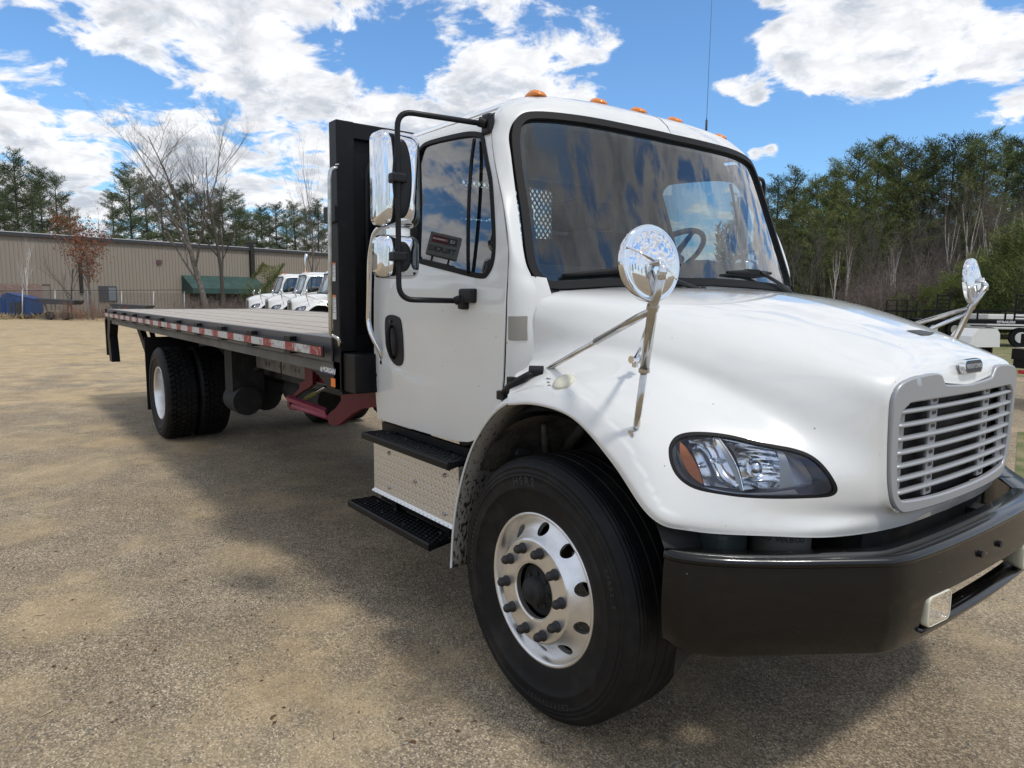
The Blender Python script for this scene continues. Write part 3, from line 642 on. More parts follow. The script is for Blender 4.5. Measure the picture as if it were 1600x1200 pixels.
# ------------------------------------------------------------------ hood and fenders
HC = [
 # c0 .. c9 rear to nose
 [(-.14, 0, 1.700), (0.02, 0, 1.692), (.22, 0, 1.672), (.42, 0, 1.635), (.60, 0, 1.590), (.75, 0, 1.545), (.87, 0, 1.502), (.955, 0, 1.455), (.993, 0, 1.405), (1.005, 0, 1.350)],
 [(-.16, -.28, 1.700), (0.01, -.28, 1.690), (.21, -.27, 1.669), (.41, -.26, 1.632), (.59, -.25, 1.586), (.74, -.24, 1.541), (.86, -.24, 1.498), (.95, -.24, 1.452), (.99, -.24, 1.412), (1.000, -.225, 1.372)],
 [(-.20, -.52, 1.694), (-.01, -.52, 1.682), (.19, -.50, 1.658), (.39, -.47, 1.620), (.57, -.44, 1.573), (.72, -.41, 1.525), (.84, -.385, 1.484), (.935, -.37, 1.448), (.975, -.36, 1.425), (.992, -.345, 1.404)],
 [(-.240, -.78, 1.684), (-.04, -.74, 1.666), (.16, -.685, 1.636), (.36, -.64, 1.595), (.54, -.60, 1.545), (.69, -.555, 1.499), (.81, -.52, 1.464), (.91, -.495, 1.433), (.962, -.485, 1.412), (.982, -.480, 1.392)],
 [(-.256, -.945, 1.656), (-.06, -.885, 1.632), (.14, -.815, 1.595), (.33, -.765, 1.548), (.51, -.715, 1.496), (.67, -.66, 1.451), (.80, -.615, 1.418), (.91, -.575, 1.385), (.958, -.552, 1.362), (.975, -.540, 1.345)],
 [(-.264, -1.003, 1.580), (-.07, -.950, 1.548), (.14, -.885, 1.515), (.34, -.835, 1.468), (.53, -.775, 1.410), (.69, -.715, 1.360), (.82, -.655, 1.320), (.92, -.595, 1.29), (.962, -.562, 1.27), (.976, -.546, 1.255)],
 [(-.264, -1.003, 1.44), (-.07, -.972, 1.455), (.15, -.920, 1.445), (.34, -.875, 1.405), (.53, -.815, 1.335), (.70, -.755, 1.265), (.83, -.685, 1.205), (.93, -.605, 1.17), (.966, -.564, 1.155), (.980, -.545, 1.145)],
 [(-.264, -1.035, 1.366), (-.06, -1.020, 1.400), (.16, -.990, 1.400), (.36, -.965, 1.360), (.56, -.925, 1.275), (.72, -.860, 1.190), (.85, -.745, 1.110), (.94, -.620, 1.07), (.970, -.560, 1.058), (.984, -.535, 1.05)],
 [(-.235, -1.125, 1.335), (-.03, -1.100, 1.362), (.18, -1.085, 1.355), (.38, -1.065, 1.300), (.57, -1.030, 1.205), (.70, -.955, 1.120), (.83, -.800, 1.040), (.935, -.620, 1.00), (.970, -.530, .985), (.986, -.495, .975)],
 [(-.195, -1.183, 1.285), (-.01, -1.170, 1.312), (.20, -1.165, 1.300), (.40, -1.155, 1.225), (.555, -1.135, 1.115), (.665, -1.045, 1.035), (.80, -.855, .975), (.925, -.61, .95), (.972, -.44, .942), (.990, -.41, .940)],
 [(-.17, -1.208, 1.237), (.00, -1.206, 1.262), (.215, -1.206, 1.240), (.415, -1.203, 1.130), (.575, -1.190, .990), (.665, -1.085, .950), (.80, -.88, .925), (.915, -.66, .915), (.972, -.36, .905), (1.002, 0, .930)],
 [(-.168, -1.206, 1.228), (.00, -1.206, 1.250), (.208, -1.206, 1.228), (.405, -1.204, 1.103), (.565, -1.192, .958), (.655, -1.095, .918), (.792, -.895, .901), (.90, -.685, .886), (.960, -.38, .876), (.973, 0, .874)],
]
H = np.array(HC, float)                      # rows x cols x 3
Gh = catmull(np.transpose(catmull(H, 133), (1, 0, 2)), 120)   # (cols 120, rows 133, 3)
for it in range(10):                          # relax ripples, keep the borders
    A = Gh.copy(); A[1:-1, 1:-1] = .5*Gh[1:-1, 1:-1]+.125*(Gh[2:, 1:-1]+Gh[:-2, 1:-1]+Gh[1:-1, 2:]+Gh[1:-1, :-2])
    A[1:-1, 0, 0] = .5*Gh[1:-1, 0, 0]+.25*(Gh[2:, 0, 0]+Gh[:-2, 0, 0]); A[1:-1, 0, 2] = .5*Gh[1:-1, 0, 2]+.25*(Gh[2:, 0, 2]+Gh[:-2, 0, 2]); Gh = A
HOOD = Surf(Gh); _p = HOOD.P([(HOOD.su*.3, HOOD.sv*.1)])[0]; _q = HOOD.P([(HOOD.su*.3, HOOD.sv*.1)], .1)[0]; HOOD.sgn = 1 if _q[2] > _p[2] else -1
hlpx = [(1044.5, 707), (1046.3, 694.4), (1055.4, 681.8), (1071.7, 675.8), (1093.4, 674.5), (1120.6, 676.3), (1147.8, 680.8), (1184, 689.5), (1211, 694.8), (1238.4, 700), (1262, 708), (1280, 719.8), (1294.6, 736), (1305, 752.4), (1309, 764), (1305.5, 772.4), (1292.8, 777), (1256.6, 779), (1211, 779.6), (1166, 777.8), (1129.7, 773.3), (1093.4, 766.5), (1071.7, 757), (1055.4, 741.6), (1047, 723.4)]
HLO = HOOD.pxs(hlpx)
HLO_S = poly_smooth(HLO, 3)
_fl = HOOD.pxs([(800, 616), (825, 607), (850, 604), (890, 611), (925, 631), (955, 661), (985, 703), (1010, 748), (1032, 792)])
_fu = np.array([p[0] for p in _fl]); _fv = np.array([p[1] for p in _fl]); _o = np.argsort(_fu); _fu, _fv = _fu[_o], _fv[_o]
def hood_press(u, v):
    w = 1-sm_((u-_fu[-1])/.10); return .0055*sm_((v-np.interp(u, _fu, _fv))/.022+.5)*w
co, nr, F = patch('hood', HOOD, [(0, 0), (HOOD.su, 0), (HOOD.su, HOOD.sv), (0, HOOD.sv)], [HLO_S], .016, data_only=True, press=hood_press)
flipy = np.array([1, -1, 1.]); nr[np.abs(co[:, 1]) < 1e-4, 1] = 0; n_ = len(co)
co2 = np.concatenate([co, co*flipy]); nr2 = np.concatenate([nr, nr*flipy]); nr2 /= np.linalg.norm(nr2, axis=1, keepdims=True)
hood = link('hood', tri_mesh('hood', co2, nr2, F+[(a+n_, c+n_, b+n_) for a, b, c in F], .008), TR, M_WHITE)
def onhood(px, py, off=0.0):
    uv = HOOD.px(px, py); return V(HOOD.P([uv], off)[0]), uv
def hoodpx(px, py):
    """the hood's near or far half under an image point"""
    d = pray(px, py).normalized(); h = HOOD.bvh.ray_cast(CAM, d); best = h[0]
    cm = V((CAM.x, -CAM.y, CAM.z)); dm = V((d.x, -d.y, d.z)); h2 = HOOD.bvh.ray_cast(cm, dm)
    if h2[0] is not None and (best is None or (h2[0]-cm).length < (best-CAM).length-.0): return V((h2[0].x, -h2[0].y, h2[0].z)), V((h2[1].x, -h2[1].y, h2[1].z))
    return best, h[1]
# ---- headlight
def headlight():
    root = patch('headlight', HOOD, HLO_S, [inset(HLO_S, .012)], .012, M_RUB, TR, off=-.001, thick=.014)
    o_in = inset(HLO_S, .006)
    patch('lens', HOOD, o_in, (), .03, M_LENS, root, off=-.004)
    # housing: wall ring going inwards plus a back
    c = np.array(HOOD.P(resample(o_in, .03), -.008)); nrm = V((.62, -.76, .12)).normalized(); n = len(c)
    back = [V(p)*.80+V(c.mean(0))*.20-nrm*.085 for p in c]; mb = MB(); mb.ring([[V(p) for p in c], back], True, (False, True), smooth=False)
    mb.build('housing', M_HDARK, root)
    def rc(px, py, dep): p, uv = onhood(px, py, 0); return p-nrm*dep
    def sheet(name, pts, m_, dep, bulge=0.0, th=.003):
        P = [rc(a, b, dep) for a, b in pts]; cc = sum(P, V())/len(P)-nrm*bulge; mb = MB(); k = len(P); vs = P+[(p*.55+cc*.45)-nrm*bulge*.0 for p in P]+[cc]
        vs2 = P+[p*.5+cc*.5 for p in P]+[cc]; fs = [(i, (i+1) % k, k+(i+1) % k, k+i) for i in range(k)]+[(k+i, k+(i+1) % k, 2*k) for i in range(k)]
        mb.add(vs2, fs, 0, True); o = mb.build(name, m_, root, recalc=False); return o
    def sw(name, pa, pb, m_, n=14, depth=lambda t, s: .03, smooth=True):
        """sheet between two image polylines with a depth field"""
        A = catmull(pa, n); B = catmull(pb, n); mb = MB(); rings = []
        for i in range(n):
            rings.append([rc(*(A[i]*(1-s)+B[i]*s), depth(i/(n-1), s)) for s in np.linspace(0, 1, 9)])
        mb.ring(rings, False, (False, False), smooth=smooth); return mb.build(name, m_, root, recalc=False)
    # amber reflector on the outer side
    sw('amber_reflector', [(1062, 690), (1064, 715), (1078, 742), (1097, 758)], [(1070, 698), (1080, 712), (1092, 734), (1099, 757)], M_AMBERD, depth=lambda t, s: .022)
    # turn signal bowl and main beam bowl (curved chrome)
    sw('signal_reflector', [(1076, 689), (1082, 706), (1094, 735), (1101, 760)], [(1124, 684), (1138, 705), (1150, 738), (1160, 767)], M_HCHROME, 20, depth=lambda t, s: .028+.05*math.sin(math.pi*s)*math.sin(math.pi*min(1, t*1.0))**.6)
    sw('divider_fin', [(1116, 684), (1130, 710), (1148, 745), (1158, 768)], [(1123, 684), (1140, 708), (1154, 736), (1162, 767)], M_SILVER, depth=lambda t, s: .014)
    sw('divider_edge', [(1122.5, 684), (1139.5, 708), (1153.5, 736), (1161.5, 767)], [(1124, 684), (1141, 708), (1155, 736), (1163, 767)], M_CHROME, depth=lambda t, s: .010)
    sw('main_reflector', [(1126, 685), (1148, 710), (1158, 738), (1164, 767)], [(1205, 698), (1216, 714), (1224, 738), (1226, 762)], M_HCHROME, 24, depth=lambda t, s: .026+.055*math.sin(math.pi*s)**.7*math.sin(math.pi*t)**.6+.004*math.sin(t*38)*(s > .1)*(s < .9))
    sw('silver_fin', [(1214, 702), (1219, 725), (1219, 755), (1217, 765)], [(1226, 708), (1234, 725), (1240, 748), (1243, 761)], M_SILVER, depth=lambda t, s: .018)
    sw('lower_shelf', [(1100, 762), (1150, 771), (1200, 771), (1243, 766)], [(1110, 766), (1150, 775), (1200, 775), (1250, 774)], M_HDARK, depth=lambda t, s: .02)
    for (bx, by, r_) in ((1116, 722, .012), (1182, 735, .028)):
        p = rc(bx, by, .055); mb = MB(); mb.lathe([(r_, 0), (r_*.9, .006), (r_*.5, .016), (0, .02)], p, nrm, 18); mb.build('bulb', M_HCHROME, root)
    return root
mirrored(headlight())
# ---- grille
gz = [1.300, 1.252, 1.204, 1.156, 1.108, 1.060, 1.014]
def gy(z): return float(np.interp(z, [.93, .96, 1.0, 1.1, 1.33, 1.38, 1.41], [.41, .475, .505, .533, .545, .52, .45]))
def gxp(y): return 1.004-.024*(abs(y)/.54)**2.4
G_out = [(0, 1.352), (-.19, 1.362), (-.222, 1.375), (-.245, 1.398), (-.28, 1.407), (-.36, 1.406), (-.46, 1.397), (-.515, 1.378), (-.540, 1.340), (-.545, 1.25), (-.538, 1.12), (-.52, 1.03), (-.495, .985), (-.455, .952), (-.40, .940), (-.2, .934), (0, .932)]
gs = poly_smooth(G_out, 3, closed=False); g_out = gs+[(-y, z) for y, z in reversed(gs[1:-1])]
G_in = [(0, 1.318), (-.40, 1.318), (-.455, 1.31), (-.487, 1.29), (-.50, 1.25), (-.495, 1.12), (-.48, 1.03), (-.462, 1.0), (-.42, .985), (-.2, .972), (0, .970)]
gs = poly_smooth(G_in, 3, closed=False); g_in = gs+[(-y, z) for y, z in reversed(gs[1:-1])]
GR = patch('grille', lambda u, v: (gxp(u)+.010, u, v), g_out, [g_in], .03, M_SILVER, TR, thick=.022, ref=V((0, 0, 1.1)))
mod_bevel(GR, .006, 2)
for k, z in enumerate([1.288, 1.243, 1.197, 1.151, 1.105, 1.060, 1.015]):
    yw = float(np.interp(z, [1.0, 1.05, 1.3], [.478, .495, .505])); mb = MB(); rings = []
    for y in np.linspace(-yw, yw, 25):
        x = 1.002-.024*(abs(y)/.54)**2.2; zz = z
        rings.append([(x-.026, y, zz-.006), (x-.004, y, zz-.0085), (x+.006, y, zz-.0065), (x+.010, y, zz-.001), (x+.006, y, zz+.0055), (x-.004, y, zz+.0075), (x-.026, y, zz+.005)])
    mb.ring(rings, True); b = mb.build('grille_bar', M_SILVER, GR)
for yy in (-.235, .235, -.455, .455):
    w = .030 if abs(yy) < .4 else .030; mb = MB(); x = 1.002-.024*(abs(yy)/.54)**2.2-.010
    mb.box((x-.012, yy-w, .975), (x, yy+w, 1.325), bev=.003)
    if abs(yy) < .4:
        sl = MB(); sl_parts = []
        for z in (1.310, 1.266, 1.220, 1.174, 1.128, 1.083, 1.038, .992): sl.add([(x+.0015, yy+a_*.016, z+c_*.006) for a_, c_ in ((-1, 0), (-.7, -1), (.7, -1), (1, 0), (.7, 1), (-.7, 1))], [(0, 1, 2, 3, 4, 5)])
        st = mb.build('grille_strut', M_SILVER, GR)
        for z in range(8): s1 = MB(); s1.add(sl.v[z*6:z*6+6], [(0, 1, 2, 3, 4, 5)]); s1.build('bolt_slot', M_GREYD, st)
    else: mb.build('grille_strut', M_SILVER, GR)
mb = MB(); mb.box((.93, -.52, .94), (.945, .52, 1.36)); mb.build('radiator_screen', M_DARK, GR)
# emblem
eb = rr(-.085, -.026, .085, .026, .024)
mb = MB(); ebp = [(1.000+.012+.0*z, y, 1.418+z) for y, z in eb]
vs0 = [(1.000-.1*z, y, 1.418+z) for y, z in eb]; vs1 = [(1.016-.10*z, y*.97, 1.418+z*.96) for y, z in eb]; vs2 = [(1.017-.10*z, y*.90, 1.418+z*.82) for y, z in eb]
mb.ring([vs0, vs1, vs2], True, (False, False), smooth=False); em = mb.build('emblem', M_CHROME, hood)
mb = MB(); mb.add([(1.0155-.10*z, y*.91, 1.418+z*.84) for y, z in eb], [tuple(range(len(eb)))]); mb.build('emblem_face', M_GREYD, em)
lettering('emblem_lettering', 'FREIGHTLINER', .0215, (1.0175, 0, 1.418), (0, 1, 0), (-.10, 0, 1), M_SILVER, em, .0012, .0006)
# hood vent on the far side of the crown, latch on the near rear corner, marker lamp, inspection text
pv = [(1415, 517), (1438, 516.5), (1461, 521), (1452, 524), (1440, 524.5)]
def onsurf_poly(name, pts, m_, par, off=.003):
    P = []; 
    for a_, b_ in pts:
        p, nn = hoodpx(a_, b_); nn = nn if nn.z > 0 else -nn; P.append(p+nn*off)
    mb = MB(); mb.add(P, [tuple(range(len(P)))]); return mb.build(name, m_, par)
onsurf_poly('hood_vent', pv, M_GREYD, hood)
p0, uv = onhood(881, 597.5); nn = V(HOOD.P([uv], .01)[0])-V(HOOD.P([uv])[0]); nn.normalize()
mb = MB(); mb.lathe([(.043, -.006), (.043, .006), (.036, .011), (.02, .014), (0, .015)], p0, nn, 28); ml = mb.build('marker_lamp', M_OFFW, hood); mirrored(ml)
for k, (tx, (qx, qy), sz) in enumerate((('AP', (857, 592), .011), ('123456', (857, 597.5), .010), ('12345', (858, 603), .016))):
    p1, uv = onhood(qx, qy, .0012); pr, _ = onhood(qx+6, qy+1); pu, _ = onhood(qx, qy-4); lettering('stamped_lettering', ('DOT', 'SAE', 'P2')[k], sz, p1, pr-p1, pu-p1, M_TEXT, hood, .0004)
# hood latch (black rubber strap)
L0 = [at(784, 617, y=-1.16), at(800, 602, y=-1.17), at(822, 588, y=-1.16), at(838, 580, y=-1.12)]
mb = MB(); mb.tube(L0, [.014, .020, .015, .014], 8); mb.cyl(L0[3]-V((.02, .02, 0)), L0[3]+V((.02, .02, 0)), .022, seg=12); mb.box(L0[1]-V((.02, .014, .006)), L0[1]+V((.015, .014, .034)), bev=.005); mb.box(L0[0]-V((.02, .015, .02)), L0[0]+V((.03, .01, .018)), bev=.006)
lt = mb.build('hood_latch', M_BLKP, TR); mirrored(lt)
# tan patch on the cowl side
fp = FRONT.pxs([(794.5, 494), (824.5, 494), (824.5, 532), (794.5, 531)])
if len(fp) == 4: patch('tan_patch', FRONT, fp, (), .03, M_TAN, TR, off=.002)
# ------------------------------------------------------------------ wheel house
lip = [(-.168, 1.230), (-.25, 1.185), (-.33, 1.115), (-.415, 1.012), (-.485, .88), (-.535, .74), (-.565, .60), (-.582, .425)]
lp = catmull(lip, 24)
mb = MB(); rings = []
for i, (x, z) in enumerate(lp):
    t = lp[min(i+1, 23)]-lp[max(i-1, 0)]; t /= np.linalg.norm(t); nx, nz = t[1], -t[0]    # outward (away from the wheel)
    if nx > 0: nx, nz = -nx, -nz
    w = .012; rings.append([(x, -1.208, z), (x+nx*.006, -1.215, z+nz*.006), (x+nx*.03*(1-i/30), -1.200, z+nz*.03*(1-i/30)), (x+nx*.045*(1-i/28), -1.12, z+nz*.045*(1-i/28)), (x+nx*.04, -1.05, z+nz*.04), (x+nx*.022, -1.05, z+nz*.022), (x+nx*.012, -1.195, z+nz*.012)])
mb.ring(rings, True); q = mb.build('quarter_fender', M_WHITE, TR); mirrored(q)
mb = MB(); rings = []
for i, (x, z) in enumerate(lp):
    t = lp[min(i+1, 23)]-lp[max(i-1, 0)]; t /= np.linalg.norm(t); nx, nz = t[1], -t[0]
    if nx > 0: nx, nz = -nx, -nz
    rings.append([(x-nx*.003, -1.203, z-nz*.003), (x+nx*.004, -1.12, z+nz*.004), (x+nx*.018, -1.02, z+nz*.018), (x+nx*.026, -.90, z+nz*.026), (x+nx*.03, -.78, z+nz*.03)])
mb.ring(rings, False, smooth=True); q = mb.build('splash_guard', M_SPLASH, TR); mod_solid(q, .004, 1); mirrored(q)
M_LINER = mat('wheel_house_liner', (.085, .08, .07), .75, var=(7, (.025, .023, .021), .42, .62), bump=(12, .5, .03))
mb = MB(); rings = []
for t in np.linspace(R(-10), R(118), 26):
    rx, rz = .60, .66; x = .05+rx*math.cos(t)*1.02; z = .585+rz*math.sin(t); rings.append([(x, -1.165, z-.02), (x*.99, -1.08, z+.025), (x, -.92, z+.03), (x, -.76, z+.0)])
mb.ring(rings, False); mb.box((-.5, -.76, .5), (.64, -.70, 1.24)); q = mb.build('fender_liner', M_DARK, TR); mirrored(q)
mb = MB(); rings = []
for k, t in enumerate(np.linspace(R(62), R(152), 22)):
    x = .04+.60*math.cos(t); z = .60+.60*math.sin(t); w = .018*math.sin(k*1.3)
    rings.append([(x, -1.13+w*.3, z), (x*.97, -1.0, z+.012*math.sin(k*.9)), (x*.95, -.93, z-.012), (x*.93, -.84, z-.05+w), (x*.9, -.77, z-.10)])
mb.ring(rings, False); q = mb.build('ribbed_liner', M_LINER, TR); mirrored(q)
mb = MB(); mb.tube([(-.28, -.80, .98), (-.10, -.86, 1.12), (.05, -.95, 1.17)], [.03, .024, .018], 10); mb.tube([(-.35, -.8, .80), (-.30, -.9, 1.0), (-.2, -1.0, 1.12)], [.02, .02, .012], 8); mb.build('brake_hoses', M_LINER, TR)
# ------------------------------------------------------------------ bumper
bp_plan = [(.645, -1.222), (.70, -1.195), (.775, -1.115), (.87, -.975), (.965, -.835), (1.055, -.70), (1.080, -.655), (1.098, -.58), (1.112, -.42), (1.120, -.2), (1.122, 0)]
bps = catmull(bp_plan, 70)
bpl = np.concatenate([bps, (bps*[1, -1])[::-1][1:]]); barc = np.concatenate([[0], np.cumsum(np.linalg.norm(np.diff(bpl, axis=0), axis=1))]); BL = barc[-1]
def bxy(s): return float(np.interp(s, barc, bpl[:, 0])), float(np.interp(s, barc, bpl[:, 1]))
def bn(s):
    a, b = bxy(max(0, s-.012)), bxy(min(BL, s+.012)); t = V((b[0]-a[0], b[1]-a[1], 0)).normalized(); return V((t.y, -t.x, 0))
def bz0(s): e = min(s, BL-s); return .549+.040*max(0, 1-e/.22)**2
def bz1(s): e = min(s, BL-s); return .838+.018*max(0, 1-e/.4)**1.5
def fB(s, v, off=0.0):
    x, y = bxy(s); n = bn(s); z = bz0(s)*(1-v)+bz1(s)*v; bul = .012*math.sin(math.pi*v)-.02*(1-v)**4; return (x+n.x*(bul+off), y+n.y*(bul+off), z)
SC0 = BL/2
def s_of_y(y): k = np.interp(y, bpl[:, 1], barc); return float(k)
slot = [(s, v*.28) for s, v in rr(s_of_y(-.51), (.598-.558)/.28, s_of_y(.51), (.712-.558)/.28, .02)]
bump = patch('bumper', lambda u, v: fB(u, v/.28), [(0, 0), (BL, 0), (BL, .28), (0, .28)], [rr(s_of_y(-.515), .040, s_of_y(.515), .152, .022)], .022, M_BLACK, TR, thick=.007, ref=V((.3, 0, .7)))
mb = MB(); rings = []
for s in np.linspace(0, BL, 130):
    x, y = bxy(s); n = bn(s); z = bz1(s); P = lambda o, h: (x+n.x*o, y+n.y*o, z+h)
    e = min(s, BL-s); w = .10 if e > .5 else .085*min(1, e/.15+.35)
    rings.append([P(-.002, -.004), P(.010, .006), P(.010, .016), P(.002, .026), P(-.012, .030), P(-w*.5, .028), P(-w, .024), P(-w, .018), P(-.02, .014)])
mb.ring(rings, True); mb.build('bumper_top', M_BLACK, bump)
mb = MB(); rings = []
for s in np.linspace(0, BL, 110):
    x, y = bxy(s); n = bn(s); z = bz0(s); P = lambda o, h: (x+n.x*o, y+n.y*o, z+h); rings.append([P(-.022, .002), P(-.028, -.008), P(-.06, -.010), P(-.06, 0)])
mb.ring(rings, True); mb.build('bumper_return', M_BLACK, bump)
mb = MB()
for z_, s_ in ((.712, 1), (.597, -1)):
    rings = []
    for y in np.linspace(-.51, .51, 30):
        s = s_of_y(y); x, yy = bxy(s); rings.append([(x+.008, yy, z_), (x+.008, yy, z_+.008*s_), (x-.07, yy, z_+.008*s_), (x-.07, yy, z_)])
    mb.ring(rings, True)
mb.build('slot_rim', M_BLACK, bump)
def foglamp(sgn):
    y0, y1 = .50*sgn, .335*sgn; mb = MB(); x = bxy(s_of_y(.42*sgn))[0]
    o_ = rr(-.075, -.052, .075, .052, .022); ctr = V((x+.006, .42*sgn, .655)); a_ = .10*sgn
    ringsF = [[ctr+V((dx-a_*y*.6, y*sc, z*sc)) for y, z in o_] for dx, sc in ((-.07, .8), (-.01, 1), (.006, 1), (.011, .95), (.009, .92))]
    mb.ring(ringsF, True, (True, False)); fl = mb.build('fog_lamp', M_OFFW, bump); 
    for m_ in (): pass
    mb = MB(); mb.add([ctr+V((.0085-a_*y*.6, y*.92, z*.92)) for y, z in o_], [tuple(range(len(o_)))]); mb.build('lens', M_LENS, fl)
    mb = MB(); mb.ring([[ctr+V((.006-a_*y*.6, y*.91, z*.91)) for y, z in o_], [ctr+V((-.012-a_*y*.6, y*.75, z*.75)) for y, z in o_], [ctr+V((-.028-a_*y*.6, y*.4, z*.4)) for y, z in o_], [ctr+V((-.034, y*.1, z*.1)) for y, z in o_]], True, (False, True)); mb.build('reflector', M_FOGR, fl)
foglamp(-1); foglamp(1)
for yy in (-.122, .051):
    x, y = bxy(s_of_y(yy)); mb = MB(); mb.cyl((x+.008, y, .775), (x+.018, y, .775), .012, seg=12); mb.build('bolt', M_BLKP, bump)
# things in the gap between nose and bumper
mb = MB(); mb.box((.56, -1.0, .70), (.70, -.86, .90), bev=.02); mb.build('washer_tank', mat('teal_grey_plastic', (.028, .042, .040), .5), TR)
mb = MB(); mb.cyl((.735, -.735, .72), (.735, -.735, .885), .10, seg=36); mb.cyl((.735, -.735, .885), (.735, -.735, .905), .08, seg=28); cn = mb.build('air_dryer_canister', mat('aged_canister', (.10, .098, .09), .5), TR)
for ang in (R(-100), R(-38)):
    for k, ch in enumerate('WABCO'):
        t = ang+(k-2)*.185; d_ = V((math.cos(t), math.sin(t), 0)); lettering('canister_lettering', ch, .024, V((.735, -.735, .872))+d_*.1008, (-d_.y, d_.x, 0), (0, 0, 1), M_TEXT, cn, .0005, .0010)
mb = MB(); mb.box((.60, -.9, .62), (.645, .9, .90)); mb.box((.62, -.62, .66), (.98, .62, .70)); mb.box((.72, -.5, .72), (.90, .55, .86)); mb.tube([(.85, -.52, .86), (.92, -.3, .88), (.90, 0, .87), (.93, .4, .88)], .02, 8); mb.box((.3, -.48, .62), (1.05, -.38, .80)); mb.box((.3, .38, .62), (1.05, .48, .80)); mb.build('front_crossmember', M_DARK, TR)
# ------------------------------------------------------------------ mirrors
def side_mirror():
    v_ = [(-.52, -.945, 2.368), (-.60, -1.14, 2.400), (-.715, -1.365, 2.425)]
    top = at(765, 195, y=-.955); tb = at(735, 187, y=-1.02); c1 = at(623, 172, y=-1.36); lo = at(621, 468, y=-1.36); lb = at(712, 470, y=-1.10)
    x_ = (c1.x+lo.x)/2; c1 = V((x_, -1.36, c1.z)); lo = V((x_, -1.36, lo.z))
    mb = MB(); mb.tube(arc_pts([top, c1, lo, lb], .07, 7), .0125, 12); root = mb.build('side_mirror', M_BLKP, TR)
    mb = MB(); b0 = at(768, 195, y=-.945); mb.box(b0-V((.035, -.0, .045)), b0+V((.03, -.035, .045)), bev=.012); mb.cyl(b0+V((0, -.03, 0)), at(748, 190, y=-1.0), .022, seg=14); mb.build('upper_bracket', M_BLKP, root)
    mb = MB(); b1 = at(732, 463, y=-1.07); mb.box(b1-V((.05, .025, .03)), b1+V((.06, .025, .035)), bev=.012); mb.box(b1-V((.05, .03, .06)), b1+V((.0, .02, .0)), bev=.012); mb.cyl(lb, lb+(b1-lb)*.5, .02, seg=12); mb.build('lower_bracket', M_BLKP, root)
    def head(px0, py0, px1, py1, dep, ov):
        # shell: chrome back facing forward, mirror glass behind
        cc = at((px0+px1)/2, (py0+py1)/2, y=-1.378); a_ = at(px0, (py0+py1)/2, x=cc.x); b_ = at(px1, (py0+py1)/2, x=cc.x); hw = (b_.y-a_.y)/2*.97
        t_, q_ = at((px0+px1)/2, py0, x=cc.x), at((px0+px1)/2, py1, x=cc.x); hh = (t_.z-q_.z)/2; cc = V((x_-.055, (a_.y+b_.y)/2+.042, (t_.z+q_.z)/2))
        o_ = rr(-hw, -hh, hw, hh, min(hw, hh)*.42, 6); rings = []
        for dx, s1 in ((-dep, .95), (-dep*.92, 1.0), (-dep*.1, 1.0), (dep*.22, .985), (dep*.42, .95), (dep*.56, .89), (dep*.64, .80), (dep*.70, .64), (dep*.74, .42), (dep*.76, .18)):
            rings.append([cc+V((dx, (y*(s1 if s1 > .9 else s1)), (z+math.copysign(1, z)*0)*s1+ (hh*(.0)))) for y, z in o_])
        mb = MB(); mb.ring(rings, True, (False, True)); sh = mb.build('mirror_head', M_CHROME, root)
        mb = MB(); mb.add([cc+V((-dep*.94, y*.95, z*.95)) for y, z in o_], [tuple(range(len(o_)))]); mb.build('mirror_glass', M_CHROME, sh)
        mb = MB(); e_ = [(math.cos(t)*ov[0], math.sin(t)*ov[1]) for t in np.linspace(0, 2*math.pi, 33)[:-1]]
        rg = [[cc+V((dx, hw*.0+y*s1, z*s1)) for y, z in e_] for dx, s1 in ((dep*.40, 1.04), (dep*.84, 1.0), (dep*.88, .94), (dep*.84, .6), (dep*.84, .05))]; mb.ring(rg, True, (False, True)); mb.build('mirror_pivot', M_BLKP, sh)
        mb = MB(); mb.box((x_-.025, -1.36-.035, cc.z-.02), (x_+.025, -1.36+.035, cc.z+.02), bev=.008); mb.cyl((x_-.03, -1.34, cc.z), (x_+.022, -1.34, cc.z), .014, seg=12); mb.build('clamp', M_BLKP, sh)
        return cc
    a1 = head(580, 200, 649, 354, .06, (.046, .165)); a2 = head(586, 365, 652, 435, .055, (.044, .066))
    mb = MB(); mb.box((a1.x-.03, a1.y-.04, a2.z+.06), (a1.x+.0, a1.y+.06, a1.z-.18)); mb.build('joining_neck', M_CHROME, root)
    return root
mirrored(side_mirror())
